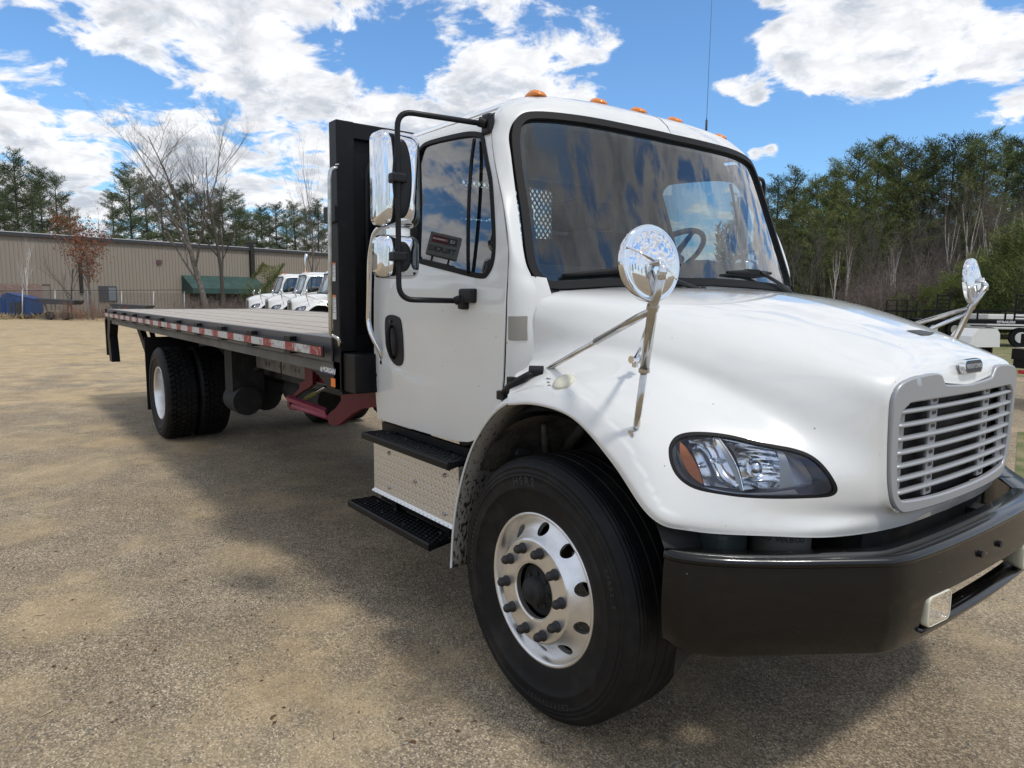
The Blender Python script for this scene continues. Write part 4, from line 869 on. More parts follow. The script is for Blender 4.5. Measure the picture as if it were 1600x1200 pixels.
def fender_mirror():
    base = at(993, 677, y=-1.135); topp = at(1035, 425, y=-1.235); J = at(1020, 481, y=-1.215)
    mid = base.lerp(J, .52)
    mb = MB(); mb.tube([base+V((0, 0, .01)), base.lerp(J, .08), mid], [.008, .0115, .0115], 12); mb.tube([mid, J, topp], .0155, 12); mb.cyl(mid-V((0, 0, .006)), mid+V((0, 0, .008)), .018, seg=14); mb.cyl(J.lerp(topp, -.05), J.lerp(topp, .08), .0195, seg=14)
    root = mb.build('fender_mirror', M_STEEL, TR)
    def foot(p):
        mb = MB(); mb.cyl(p+V((-.0, .022, 0)), p+V((0, -.022, .0)), .010, seg=10); mb.cyl(p+V((.0, .026, .0)), p+V((0, .018, 0)), .017, seg=10); mb.cyl(p+V((0, -.018, 0)), p+V((0, -.024, 0)), .014, seg=10); mb.box(p-V((.008, .010, .03)), p+V((.008, .010, .012)), bev=.004); mb.build('foot', M_CHROME, root)
    foot(base); b2 = at(848, 581, y=-1.06); foot(b2); b3 = at(993, 566, y=-1.0); foot(b3+V((0, 0, .01)))
    mb = MB(); k = J+V((-.01, .01, -.005)); mb.tube([b2, b2.lerp(k, .1), b2.lerp(k, .55)], [.007, .0095, .0095], 10); mb.tube([b2.lerp(k, .55), b2.lerp(k, .9), k], [.0125, .0125, .009], 10); mb.build('brace', M_STEEL, root)
    mb = MB(); k = J+V((-.012, .012, -.03)); mb.tube([b3+V((0, 0, .02)), b3.lerp(k, .5), k], [.008, .010, .011], 10); mb.build('brace', M_CHROME, root)
    # dish: its polished back towards the camera
    cc = at(1018, 411.5, y=-1.225)
    n_ = DISHN.normalized(); mb = MB(); rd = .117
    mb.lathe([(rd*.985, -.020), (rd*1.0, -.012), (rd, .0), (rd*.965, .005), (rd*.94, .002), (rd*.8, .010), (rd*.55, .018), (rd*.25, .022), (0, .023)], cc, n_, 64); d_ = mb.build('mirror_dish', M_CHROME, root)
    mb = MB(); mb.lathe([(rd*.96, 0), (0, .0001)], cc-n_*.018, n_, 40); mb.build('mirror_glass', M_CHROME, d_)
    e1 = n_.cross(V((0, 0, 1))).normalized(); e2 = e1.cross(n_); mb = MB()
    pa = cc+n_*.026; ang = R(24); dv = e1*(-math.cos(ang))+e2*math.sin(ang) if False else (e1*math.cos(ang)+e2*math.sin(ang)*1.0)
    mb.tube([cc-dv*rd*.95+n_*.004, pa-dv*.03, pa+dv*.03, cc+dv*rd*.92+n_*.004], .0035, 8); mb.cyl(pa-n_*.012, pa+n_*.02, .013, seg=14); mb.tube([pa+n_*.012, topp+V((0, 0, .01)), topp-V((0, 0, .02))], [.008, .012, .0155], 10); mb.build('mirror_arm', M_CHROME, root)
    return root
DISHN = V((.95, -.08, .10))
fender_mirror_o = fender_mirror(); mirrored(fender_mirror_o)
# ------------------------------------------------------------------ roof lights, antenna
for y in (-.69, -.29, 0, .29, .69):
    z0 = float(np.interp(-abs(y), SECU[:, 0], SECU[:, 1]))-.012; mb = MB(); x0 = -.665; rings = []
    for dx, hw, h in ((-.055, .024, .010), (-.046, .029, .022), (-.018, .032, .033), (.016, .032, .031), (.038, .029, .021), (.052, .022, .009)):
        rings.append([(x0+dx, y-hw*(1.15), z0), (x0+dx, y-hw, z0+h*.6), (x0+dx, y-hw*.6, z0+h), (x0+dx, y+hw*.6, z0+h), (x0+dx, y+hw, z0+h*.6), (x0+dx, y+hw*1.15, z0)])
    mb.ring(rings, True); mb.build('clearance_light', M_AMBER, TR)
ab = V((-.95, .86, 2.50)); q = at(1103, 213, x=-.95); q2 = at(1105.5, -30, y=q.y)
mb = MB(); mb.cyl(q-V((0, 0, .03)), q+V((0, 0, .03)), .014, .010, seg=12); mb.tube([q+V((0, 0, .02)), q+V((0, 0, .10))], .007, 8); mb.tube([q+V((0, 0, .1)), q+V((0, 0, .12)), V((q.x, q.y, q.z+1.1))], [.0034, .0016, .0010], 6); mb.build('antenna', M_DIRTY, TR)
# ------------------------------------------------------------------ steps and the tread-plate box
def step(x0, x1, yi, yo, z, name='step', slant=.0):
    mb = MB(); h = .034
    mb.prism([(x0, yo), (x1, yo), (x1+slant*.3, yi), (x0, yi)], z-.012, z, 'z'); 
    rings = [[(x, yo, z-.004), (x, yo-.010, z+.002), (x, yo-.018, z-.006), (x, yo-.018, z-h), (x, yo-.004, z-h-.006), (x, yo, z-h)] for x in (x0-.004, x1+.004)]
    mb.ring(rings, True, smooth=False); mb.prism([(yi, z), (yo, z), (yo, z-.034), (yi, z-.012)], x0-.006, x0, 'x'); mb.prism([(yi, z), (yo, z), (yo, z-.034), (yi, z-.012)], x1, x1+.006, 'x')
    st = mb.build(name, M_FRAME, TR); g = MB()
    nx = int((x1-x0)/.036); ny = int((yi-yo)/.026)
    for i in range(nx):
        for j in range(ny):
            x = x0+.02+i*.036+(.018 if j % 2 else 0); y = yo+.018+j*.026
            if x > x1-.015: continue
            g.lathe([(.011, 0), (.009, .004), (.006, .0045), (.005, .0005)], (x, y, z), (0, 0, 1), 6)
    g.build('grip_studs', M_FRAME, st)
    for fx in (.12, .35, .62, .88):
        for fy in (.25, .8):
            x = x0+(x1-x0)*fx; y = yo+(yi-yo)*fy; b = MB(); b.cyl((x, y, z), (x, y, z+.006), .007, seg=8); b.build('bolt', M_STEEL, st)
    return st
mirrored(step(-1.545, -.665, -1.055, -1.165, .893)); mirrored(step(-1.725, -.825, -1.02, -1.172, .462))
mb = MB(); mb.box((-1.53, -1.118, .575), (-.665, -1.112, .862)); mb.box((-1.53, -1.112, .575), (-1.524, -.75, .862)); mb.box((-.675, -1.112, .575), (-.67, -.75, .862)); mb.prism([(-1.118, .575), (-1.112, .575), (-1.130, .558), (-1.135, .560)], -1.53, -.69, 'x')
pl = mb.build('tread_plate_panel', M_PLATE, TR)
for q in ((607.5, 708), (608.5, 761.5), (648.5, 752), (694.5, 742.5), (694.5, 803)):
    p = at(*q, y=-1.119); b = MB(); b.cyl(p, p+V((0, -.006, 0)), .011, seg=10); b.cyl(p+V((0, -.006, 0)), p+V((0, -.011, 0)), .006, seg=8); b.build('rivet', M_STEEL, pl)
mirrored(pl)
mb = MB(); mb.box((-1.58, -1.04, .86), (-.66, -1.02, .935)); mb.box((-1.5, -1.10, .60), (-.7, -.80, .85)); mb.box((-1.62, -1.03, .47), (-.75, -1.0, .56)); mb.box((-1.45, -1.05, .44), (-1.40, -.9, .9)); mb.box((-.9, -1.05, .44), (-.85, -.9, .9)); mb.build('step_bracket', M_FRAME, TR)
# grab handle behind the door
G0 = [at(598, 352, y=-1.10), at(585, 362, y=-1.12), at(577.5, 400, y=-1.12), at(575.5, 505, y=-1.12), at(581, 525, y=-1.115), at(596, 552, y=-1.075), at(598, 560, y=-1.06)]
mb = MB(); mb.tube(arc_pts(G0, .05, 3), .0145, 12); gh = mb.build('grab_handle', M_CHROME, TR)
b = MB(); p = at(597.5, 566, y=-1.066); b.cyl(p, p+V((0, -.01, 0)), .012, seg=10); b.build('bolt', M_STEEL, gh); mirrored(gh)

# ------------------------------------------------------------------ wheels
WB = 6.717; TRD = .52
def tyre_obj(c, sgn, parent, drive, w=.282):
    """c: centre of the outer face plane; sgn -1: outer side faces -y"""
    mb = MB(); ax = V((0, sgn, 0)); Rr = TRD
    side = [(.292, -.004), (.305, .004), (.325, .010), (.36, .019), (.395, .026), (.397, .029), (.402, .027), (.43, .028), (.445, .0262), (.4455, .0275), (.449, .0272), (.4495, .0255), (.458, .0235), (.4605, .0255), (.466, .0240), (.4665, .0225), (.478, .0190), (.4785, .0202), (.484, .0172), (.492, .011), (.499, .0035), (.503, -.002), (.5085, -.007), (.5100, -.0095), (.5085, -.0115)]
    # tread across the width
    if drive: tread = [(.511, -.016), (.506, -.022), (.506, -w+.022), (.511, -w+.016)]
    else:
        tread = [(.5125, -.014), (.5140, -.018)]
        gr = [.030, .038, .090, .142, .194, .240]
        for k, g_ in enumerate(gr):
            crown = Rr-.0015-.004*abs((g_+.005)/w*2-1)**2
            tread += [(crown-.0006, -g_+.010), (crown, -g_+.002), (crown-.001, -g_), (crown-.012, -g_-.001), (crown-.012, -g_-.005), (crown-.001, -g_-.006), (crown, -g_-.008), (crown-.0006, -g_-.016)]
        tread += [(.513, -w+.014)]
    prof = side+tread+[(r_, -w-h) for r_, h in reversed(side)]
    mb.lathe(prof, c, ax, 96)
    if drive:
        n = 52; cc = V(c)
        for j, (h0, h1) in enumerate(((-.014, -.062), (-.070, -.108), (-.116, -.166), (-.174, -.212), (-.220, -w+.014))):
            for k in range(n):
                a0 = 2*math.pi*(k+(.5 if j % 2 else 0))/n; a1 = a0+2*math.pi/n*.74; sk = .02*(1 if j % 2 else -1)
                vs = []
                for r_ in (.500, .5195):
                    ins = 0 if r_ < .51 else .0015
                    for a_, h_, da in ((a0+ins, h0-ins, sk), (a1-ins, h0-ins, sk), (a1-ins, h1+ins, -sk), (a0+ins, h1+ins, -sk)):
                        t = a_+da; vs.append(cc+V((math.cos(t)*r_, sgn*h_, math.sin(t)*r_)))
                mb.add(vs, [(0, 1, 2, 3), (4, 7, 6, 5), (0, 4, 5, 1), (1, 5, 6, 2), (2, 6, 7, 3), (3, 7, 4, 0)])
        for k in range(n):   # shoulder lugs
            a0 = 2*math.pi*k/n; a1 = a0+2*math.pi/n*.74; vs = []
            for r_, h_ in ((.515, -.016), (.500, .004), (.480, .0175), (.480, -.002), (.505, -.02)):
                for a_ in (a0, a1): vs.append(cc+V((math.cos(a_)*r_, sgn*h_, math.sin(a_)*r_)))
            mb.add(vs, [(0, 1, 3, 2), (2, 3, 5, 4), (4, 5, 7, 6), (6, 7, 9, 8), (0, 2, 4, 6, 8), (1, 9, 7, 5, 3)])
    return mb.build('tyre', M_TYRE, parent)
def rim_obj(c, sgn, parent, dish=0.0, nuts=True, mt=None):
    """ten-hole disc wheel; dish: how far the disc lies behind the lip (front wheels: it comes forward)"""
    c = V(c); P = lambda x, z, h: c+V((x, sgn*h, z)); mt = mt or M_ALU
    mb = MB(); mb.lathe([(.292, -.016), (.300, -.008), (.3015, .002), (.296, .006), (.288, .003), (.284, -.010), (.278, -.030)]+([(.272, -.05)] if dish >= 0 else [(.268, -.10), (.262, dish-.02)]), c, (0, sgn, 0), 72)
    wheel = mb.build('rim', mt, parent)
    if dish >= 0:
        hp = [(.095, .030), (.112, .030), (.115, .034), (.195, .034), (.202, .030), (.215, .012), (.235, -.010), (.262, -.030), (.276, -.036)]
    else: hp = [(.095, dish), (.19, dish), (.20, dish), (.23, dish-.0), (.264, dish-.01)]
    hr = [a for a, b in hp]; hh = [b for a, b in hp]
    def disc(u, v): r_ = math.hypot(u, v); return tuple(P(u, v, float(np.interp(r_, hr, hh))))
    rr_ = [(.277*math.cos(t), .277*math.sin(t)) for t in np.linspace(0, 2*math.pi, 61)[:-1]] if dish >= 0 else [(.264*math.cos(t), .264*math.sin(t)) for t in np.linspace(0, 2*math.pi, 61)[:-1]]
    hub = [(.108*math.cos(t), .108*math.sin(t)) for t in np.linspace(0, 2*math.pi, 37)[:-1]]
    holes = []
    for k in range(10):
        a = 2*math.pi*(k+.5)/10; cx, cz = .2395*math.cos(a), .2395*math.sin(a)
        holes.append([(cx+.0235*math.cos(t)*math.cos(a)-.027*math.sin(t)*math.sin(a), cz+.0235*math.cos(t)*math.sin(a)+.027*math.sin(t)*math.cos(a)) for t in np.linspace(0, 2*math.pi, 19)[:-1]])
    if dish >= 0: q_ = catmull(np.array(hp), 90); hr, hh = q_[:, 0], q_[:, 1]
    rings_ = [(r__*math.cos(t+k_*.04), r__*math.sin(t+k_*.04)) for k_, r__ in enumerate((.1125, .1145, .117, .121, .130, .142, .155, .168, .180, .189, .194, .1975, .2005, .2035, .207, .211, .2155, .221, .227, .233, .239, .246, .253, .260, .266, .272) if dish >= 0 else (.13, .16, .19, .21, .23, .25)) for t in np.linspace(0, 2*math.pi, 121 if c.y < 0 and dish >= 0 else 49)[:-1]]
    patch('disc', disc, rr_, [hub]+holes, (.0065 if c.y < 0 else .02) if dish >= 0 else .02, mt, parent, thick=.020, ref=c-V((0, sgn*.5, 0)), inner=rings_)
    return wheel
def hub_obj(c, sgn, parent, h0):
    c = V(c); mb = MB(); A = lambda h: c+V((0, sgn*h, 0)); mb.lathe([(.105, h0-.05), (.105, h0-.005), (.095, h0), (.078, h0+.002), (.075, h0+.010), (.058, h0+.012), (.055, h0+.020), (.052, h0+.045), (.046, h0+.052), (.022, h0+.053), (.020, h0+.060), (0, h0+.061)], c, (0, sgn, 0), 40)
    for k in range(8): t = 2*math.pi*k/8; p = c+V((.066*math.cos(t), sgn*(h0+.008), .066*math.sin(t))); mb.cyl(p, p+V((0, sgn*.010, 0)), .009, seg=6)
    mb.build('hub', M_DARK, parent)
NUT = None
M_NUT = mat('black_nut_cover', (.022, .020, .020), .5)
def nuts(c, sgn, parent, h0):
    global NUT
    for k in range(10):
        t = 2*math.pi*k/10+.08; p = V(c)+V((.1675*math.cos(t), sgn*h0, .1675*math.sin(t)))
        if NUT is None:
            b = MB(); b.lathe([(.022, 0), (.0225, .006), (.019, .010), (.0175, .012), (.0175, .032), (.014, .036), (.013, .040), (0, .041)], (0, 0, 0), (0, -1, 0), 12); NUT = b.build('lug_nut', M_NUT, parent); q = NUT
        else: q = link('lug_nut', NUT.data, parent)
        q.location = p
        if sgn > 0: q.rotation_euler = (0, 0, math.pi)
for sgn in (-1, 1):
    w = empty('front_wheel', (0, 0, 0), parent=TR); c = V((0, 1.175*sgn, TRD)); tyre_obj(c, sgn, w, False); rim_obj(c, sgn, w, .01); hub_obj(c, sgn, w, .0); nuts(c, sgn, w, .034)
lt_ = [('H', 0), ('S', 1), ('R', 2), ('2', 3)]
FW = [o for o in COL.objects if o.name.startswith('front_wheel')][0]
def arc_text(s, rad, a_mid, size, c, sgn, parent, m_, hoff, step=None, depth=.0012):
    n = len(s); st = step or size*.78/rad
    for k, ch in enumerate(s):
        if ch == ' ': continue
        a = a_mid-(k-(n-1)/2)*st
        o_ = V((math.cos(a), 0, math.sin(a))); p = V(c)+o_*rad+V((0, sgn*hoff, 0)); right = V((math.sin(a), 0, -math.cos(a)))
        lettering('sidewall_lettering', ch, size, p, right, o_, m_, parent, depth, .0006)
cf = V((0, -1.175, TRD)); TY = [q for q in FW.children if q.name.startswith('tyre')][0]
M_TYLET = mat('raised_rubber_lettering', (.020, .020, .022), .5)
arc_text('HSR2', .425, R(100), .046, cf, -1, FW, M_TYLET, .0275); arc_text('Continental', .432, R(-78), .030, cf, -1, FW, M_TYLET, .0275); arc_text('Continental', .432, R(170), .030, cf, -1, FW, M_TYLET, .0275); arc_text('11R22.5', .432, R(20), .026, cf, -1, FW, M_TYLET, .0275)
for sgn in (-1, 1):
    for k, yo in enumerate((1.205, .862)):
        w = empty('rear_wheel', (0, 0, 0), parent=TR); c = V((-WB, yo*sgn, TRD)); tyre_obj(c, sgn, w, True)
        rim_obj(c, sgn, w, -.14 if k == 0 else -.06)
        if k == 0: hub_obj(c, sgn, w, -.14); nuts(c, sgn, w, -.14)

# ------------------------------------------------------------------ chassis
mb = MB()
for s in (-1, 1):
    y = .43*s; mb.box((-9.9, y-.004, .80), (.75, y+.004, 1.07)); mb.box((-9.9, y-.004, 1.062), (.75, y-.08*s, 1.07)); mb.box((-9.9, y-.004, .80), (.75, y-.08*s, .808))
mb.build('frame_rail', M_DIRTY, TR)
# long grey side sill with triangular punchings
mb = MB(); mb.box((-5.05, -.64, .93), (-2.25, -.60, 1.215)); sl = mb.build('grey_side_sill', mat('dull_grey_steel', (.19, .18, .16), .7, var=(5, (.10, .095, .085), .4, .7)), TR)
tr = MB()
for k in range(7):
    for z, o_ in ((1.15, 0), (.99, .12)):
        x = -4.9+k*.38+o_; tr.add([(x, -.6425, z), (x+.05, -.6425, z+.03), (x+.05, -.6425, z-.03)], [(0, 1, 2)]); tr.add([(x+.09, -.6425, z), (x+.14, -.6425, z+.03), (x+.14, -.6425, z-.03)], [(0, 1, 2)])
tr.build('punched_holes', M_TEXT, sl)
sm = MB(); [sm.box((x, -.645, .93), (x+.02, -.64, 1.215)) for x in (-4.35, -3.3)]; sm.build('sill_seam', M_DARK, sl)
mb = MB(); mb.tube([(-WB, -1.0, TRD), (-WB, 1.0, TRD)], .09, 14); mb.lathe([(.0, .16), (.12, .15), (.20, .08), (.22, 0), (.20, -.08), (.12, -.16), (0, -.2)], (-WB+.02, 0, TRD), (1, 0, 0), 24); mb.build('rear_axle', M_DARK, TR)
mb = MB(); mb.tube([(-.05, -.85, .46), (0, -.4, .40), (0, .4, .40), (-.05, .85, .46)], .06, 10); mb.box((-.8, -.47, .50), (.8, -.39, .58)); mb.box((-.8, .39, .50), (.8, .47, .58)); mb.box((-.5, -.35, .45), (.7, .35, 1.15)); mb.box((-.6, -.9, .3), (-.55, -.5, .9)); mb.build('front_axle', M_DARK, TR)
mb = MB(); mb.tube([(-WB+.2, 0, .56), (-4.2, 0, .74), (-1.4, 0, .82)], .055, 12); mb.cyl((-5.35, -.75, .60), (-5.0, -.75, .60), .14, seg=18); mb.cyl((-5.6, -.5, .62), (-5.2, -.5, .62), .16, seg=18)
mb.cyl((-4.6, .62, .62), (-3.2, .62, .62), .26, seg=20); mb.cyl((-4.9, -.30, .70), (-4.0, -.30, .70), .14, seg=16); mb.box((-5.75, -.62, .70), (-5.55, -.3, 1.05)); mb.box((-5.35, -.86, .55), (-5.1, -.55, 1.2)); mb.tube([(-5.9, -.5, .9), (-5.4, -.72, .75), (-5.0, -.6, .95)], .03, 8)
mb.tube([(-5.75, -.6, .5), (-5.6, -.6, .40), (-5.3, -.6, .5)], .022, 8); mb.box((-5.8, -.62, .36), (-5.70, -.50, .5)); mb.build('driveline_and_tanks', M_DARK, TR)
mb = MB(); mb.box((-2.5, .35, .55), (-1.0, .95, 1.0), bev=.05); mb.box((-1.6, -.5, .55), (-.9, .5, 1.0)); mb.build('fuel_tank', M_DARK, TR)
for s in (-1, 1):
    for sp in (0,):
        mb = MB(); rings = []
        for k in range(9): t = k/8*2-1; rings.append([(-WB+t*.75, .43*s-.04, .60+.16*t*t), (-WB+t*.75, .43*s+.04, .60+.16*t*t), (-WB+t*.75, .43*s+.04, .69+.16*t*t-.03*abs(t)), (-WB+t*.75, .43*s-.04, .69+.16*t*t-.03*abs(t))])
        mb.ring(rings, True, smooth=False); mb.build('leaf_spring', M_DARK, TR)
# mud flaps
for s in (-1, 1):
    mb = MB(); mb.box((-7.42, .60*s, .235), (-7.40, 1.215*s, 1.12)); mb.build('mud_flap', M_RUB, TR)
# ------------------------------------------------------------------ bed
BX0, BX1, BY, BZ = -10.25, -1.86, 1.215, 1.398
DK = empty('deck', (0, 0, 0), parent=TR)
n = 19; pw = (2*BY-.10)/n; plank = None
for k in range(n):
    y0 = -BY+.05+k*pw; mb = MB()
    if plank is None or k % 4 == 0:
        h = random.uniform(0, .003); mb.box((BX0+.06, .0025, 0), (BX1-.01, pw-.0025, .035+h)); plank = mb.build('plank', M_WOOD, DK); plank.location = (0, y0, BZ-.037)
    else: q = link('plank', plank.data, DK); q.location = (0, y0, BZ-.037+random.uniform(-.002, .001))
mb = MB()
for s in (-1, 1):
    mb.prism([(BY*s, BZ+.004), ((BY-.048)*s, BZ+.004), ((BY-.048)*s, BZ-.04), ((BY-.008)*s, BZ-.04), ((BY-.008)*s, BZ-.135), (BY*s, BZ-.135)], BX0, BX1, 'x')
mb.prism([(BX0, BZ+.004), (BX0+.06, BZ+.004), (BX0+.06, BZ-.04), (BX0+.008, BZ-.04), (BX0+.008, BZ-.16), (BX0, BZ-.16)], -BY, BY, 'y')
mb.build('deck_edge', mat('worn_steel_edge', (.13, .13, .14), .45, .6), TR)
mb = MB()
for s in (-1, 1):
    mb.box((BX0, (BY-.06)*s, BZ-.205), (BX1, (BY-.008)*s, BZ-.135)); mb.box((BX0, (BY+.004)*s, BZ-.150), (BX1, (BY-.07)*s, BZ-.145))
mb.build('lower_side_rail', mat('faded_side_rail', (.15, .145, .13), .65, .2, var=(3, (.08, .078, .07), .4, .7)), TR)
mb = MB(); mb.box((BX0+.1, -1.10, BZ-.16), (BX1, 1.10, BZ-.05)); 
for x in np.arange(BX0+.3, BX1, .4): mb.box((x, -1.14, BZ-.21), (x+.05, 1.14, BZ-.05))
mb.box((BX0+.1, -.50, 1.07), (BX1, -.40, BZ-.16)); mb.box((BX0+.1, .40, 1.07), (BX1, .50, BZ-.16)); mb.build('deck_crossmembers', M_DARK, TR)
for s in (-1,):
    mb = MB(); y = BY+.052; mb.box((BX0+.02, -y, BZ-.107), (BX1+.0, -y+.009, BZ-.042)); rb = mb.build('rub_rail', M_FRAME, TR)
    x = BX1-.02; k = 0; cache = {}
    while x > BX0+.1:
        L_ = .26 if k % 2 else .165
        m_ = M_WTAPE if k % 2 else M_RED
        if x-L_ < BX0+.05: break
        mb = MB(); mb.box((x-L_, -y-.0022, BZ-.100), (x, -y-.0005, BZ-.050)); mb.build('reflective_tape', m_, rb); x -= L_; k += 1
    mirrored(rb)
mb0 = None
for s in (-1, 1):
    for k in range(22):
        x = BX1-.22-k*.385
        if x < BX0+.1: break
        mb = MB(); wd = .055 if k % 2 else .028
        if k % 2: mb.box((x-wd, s*BY, BZ-.125), (x+wd, s*(BY+.043), BZ-.015)); mb.build('stake_pocket', M_FRAME, TR)
        else: mb.cyl((x, s*BY, BZ-.075), (x, s*(BY+.043), BZ-.075), wd*.8, seg=10); mb.build('rail_spool', M_FRAME, TR)
# tail of the deck: lift gate arms
LG = MB(); LG.box((BX0-.05, -BY-.01, BZ-.15), (BX0-.0, -BY+.12, BZ+.002)); LG.box((BX0-.05, BY-.12, BZ-.15), (BX0, BY+.01, BZ+.002)); LG.box((BX0-.03, -BY, BZ-.12), (BX0-.002, BY, BZ-.02))
LGo = LG.build('lift_gate', M_FRAME, TR)
for s in (-1, 1):
    mb = MB(); mb.box((BX0-.06, s*(BY-.06), .70), (BX0-.0, s*(BY+.02), BZ-.15)); mb.build('gate_post', M_FRAME, LGo)
    mb = MB(); mb.prism([(BX0+.15, 1.22), (BX0+.42, 1.24), (BX0+.25, 1.0), (BX0+.36, .62), (BX0+.14, .62), (BX0+.04, 1.0)], s*(BY-.10), s*(BY+.01), 'y'); mb.build('gate_arm', M_FRAME, LGo)
    mb = MB(); mb.prism([(-9.6, 1.22), (-9.35, 1.22), (-8.35, .60), (-8.25, .48), (-8.45, .46), (-8.6, .62)], s*.95, s*.88, 'y'); mb.box((-8.55, s*1.0, .52), (-8.2, s*.8, .98), bev=.03); mb.tube([(-9.2, s*.8, 1.1), (-8.5, s*.8, .55)], .035, 8); mb.cyl((-8.3, s*.95, .42), (-8.3, s*.8, .42), .07, seg=12); mb.build('gate_linkage', M_FRAME, LGo)
# ------------------------------------------------------------------ headboard
HB = MB(); hx0, hx1 = -1.86, -1.76; zt = 2.605
for s in (-1, 1): HB.box((hx0, s*1.205, 1.10), (hx1, s*1.10, zt), bev=.006)
HB.box((hx0+.002, -1.102, zt-.09), (hx1-.002, 1.102, zt-.002), bev=.006); HB.box((hx0+.002, -1.102, 1.20), (hx1-.002, 1.102, 1.42)); 
hb = HB.build('headboard', M_FRAME, TR)
patch('headboard_sheet', lambda u, v: (-1.80, u, v), [(-1.11, 1.25), (1.11, 1.25), (1.11, 2.56), (-1.11, 2.56)], [rr(-.36, 2.05, .40, 2.38, .04)], .3, M_FRAME, hb, thick=.006, smooth=False, flip=True)
mb = MB(); o_ = rr(-1.02, 1.45, 1.02, 2.48, .16, 6); mb.ring([[(-1.794, y, z) for y, z in o_], [(-1.782, y*.985, 1.965+(z-1.965)*.975) for y, z in o_], [(-1.794, y*.97, 1.965+(z-1.965)*.95) for y, z in o_]], True, (False, False)); mb.build('pressed_rib', M_FRAME, hb)
mb = MB(); y0, y1, z0, z1 = -.36, .40, 2.05, 2.38; a = .040; b_ = .052
def seg_clip(p, q):
    d = (q[0]-p[0], q[1]-p[1]); t0, t1 = 0.0, 1.0
    for pp, dd, lo, hi in ((p[0], d[0], y0, y1), (p[1], d[1], z0, z1)):
        if abs(dd) < 1e-9: continue
        u, v = (lo-pp)/dd, (hi-pp)/dd; u, v = min(u, v), max(u, v); t0 = max(t0, u); t1 = min(t1, v)
    return None if t0 >= t1 else ((p[0]+d[0]*t0, p[1]+d[1]*t0), (p[0]+d[0]*t1, p[1]+d[1]*t1))
k = -30
for k in range(-30, 40):
    for sg in (1, -1):
        yb = y0+k*a if sg > 0 else y0+k*a; p, q = (yb, z0), (yb+sg*(z1-z0)*a/b_, z1); c_ = seg_clip(p, q)
        if c_:
            (ya, za), (yb2, zb) = c_; d = V((0, yb2-ya, zb-za)); nrm = V((0, -d.z, d.y)).normalized()*.0045; A_ = V((-1.80, ya, za)); B_ = V((-1.80, yb2, zb)); xo = V((.004, 0, 0))
            mb.ring([[A_-nrm-xo, A_+nrm-xo, A_+nrm+xo, A_-nrm+xo], [B_-nrm-xo, B_+nrm-xo, B_+nrm+xo, B_-nrm+xo]], True, smooth=False)
mb.build('expanded_mesh', mat('mesh_blue_grey', (.05, .075, .09), .5), hb)
# grab rail on the headboard's outer edge, stickers, maker plate
mb = MB(); gp = [at(527, 262, y=-1.215), at(517, 264, y=-1.25), at(515, 275, y=-1.26), at(516.5, 515, y=-1.26), at(518, 524, y=-1.25), at(530, 529, y=-1.225), at(531, 541, y=-1.215)]
mb.tube(arc_pts(gp, .03, 3), .0115, 10); mb.box(at(527, 252, y=-1.207)-V((.015, .006, .02)), at(527, 262, y=-1.207)+V((.015, .004, .02))); mb.build('grab_rail', M_STEEL, hb)
mb = MB(); p = at(519, 335, y=-1.215); mb.box(p-V((.10, .01, .045)), p+V((.06, .012, .045)), bev=.004); mb.build('clearance_bracket', M_FRAME, hb)
for (x0, y0_, x1, y1_) in ((527.5, 410, 536, 439), (529, 461, 536, 500)):
    a_, b_2 = at(x0, y0_, y=-1.209), at(x1, y1_, y=-1.209); mb = MB(); zc = (a_.z+b_2.z)/2; hz_ = abs(a_.z-b_2.z)/2; xa, xb = -1.852, -1.800
    mb.box((xa, -1.2085, zc-hz_), (xb, -1.206, zc+hz_)); st = mb.build('warning_sticker', M_STICK, hb); b2 = MB(); b2.box((xa, -1.2095, zc+hz_*.82), (xb, -1.2086, zc+hz_)); b2.build('sticker_header', M_ORANGE, st)
    b2 = MB(); [b2.box((xa+.006, -1.2095, zc+hz_*(.7-.13*q_)), (xb-.006-.012*(q_ % 3), -1.2087, zc+hz_*(.7-.13*q_)+.004)) for q_ in range(10)]; b2.build('sticker_print', M_GREY, st)
mb = MB(); mb.prism([(-2.30, 1.255), (-1.77, 1.265), (-1.77, 1.095), (-1.93, 1.10), (-2.12, 1.175), (-2.30, 1.20)], -1.205, -1.195, 'y'); gs_ = mb.build('corner_gusset', M_FRAME, hb)
lettering('maker_lettering', 'MORGAN', .042, (-1.925, -1.2075, 1.205), (1, 0, -.02), (0, 0, 1), M_WTEXT, gs_, .0006, .0012, .25)
mb = MB(); mb.box((-2.065, -1.2068, 1.185), (-1.835, -1.2055, 1.228)); mb.build('blue_plate', mat('blue_red_plate', (.02, .03, .16), .4), gs_)
lettering('star_emblem', '*', .07, (-2.035, -1.2075, 1.190), (1, 0, 0), (0, 0, 1), M_WTEXT, gs_, .0006, .001)
mb = MB(); mb.box((-1.895, -1.2075, 1.115), (-1.835, -1.2055, 1.165)); mb.build('orange_reflector', M_ORANGE, gs_)
mb = MB(); mb.box((-1.78, -1.19, 1.10), (-1.60, -.75, 1.32), bev=.01); mb.box((-1.79, -1.20, 1.08), (-1.76, -1.10, 1.33)); mb.cyl((-1.60, -1.05, 1.2), (-1.592, -1.05, 1.2), .014, seg=12); mb.build('front_box', M_FRAME, hb)
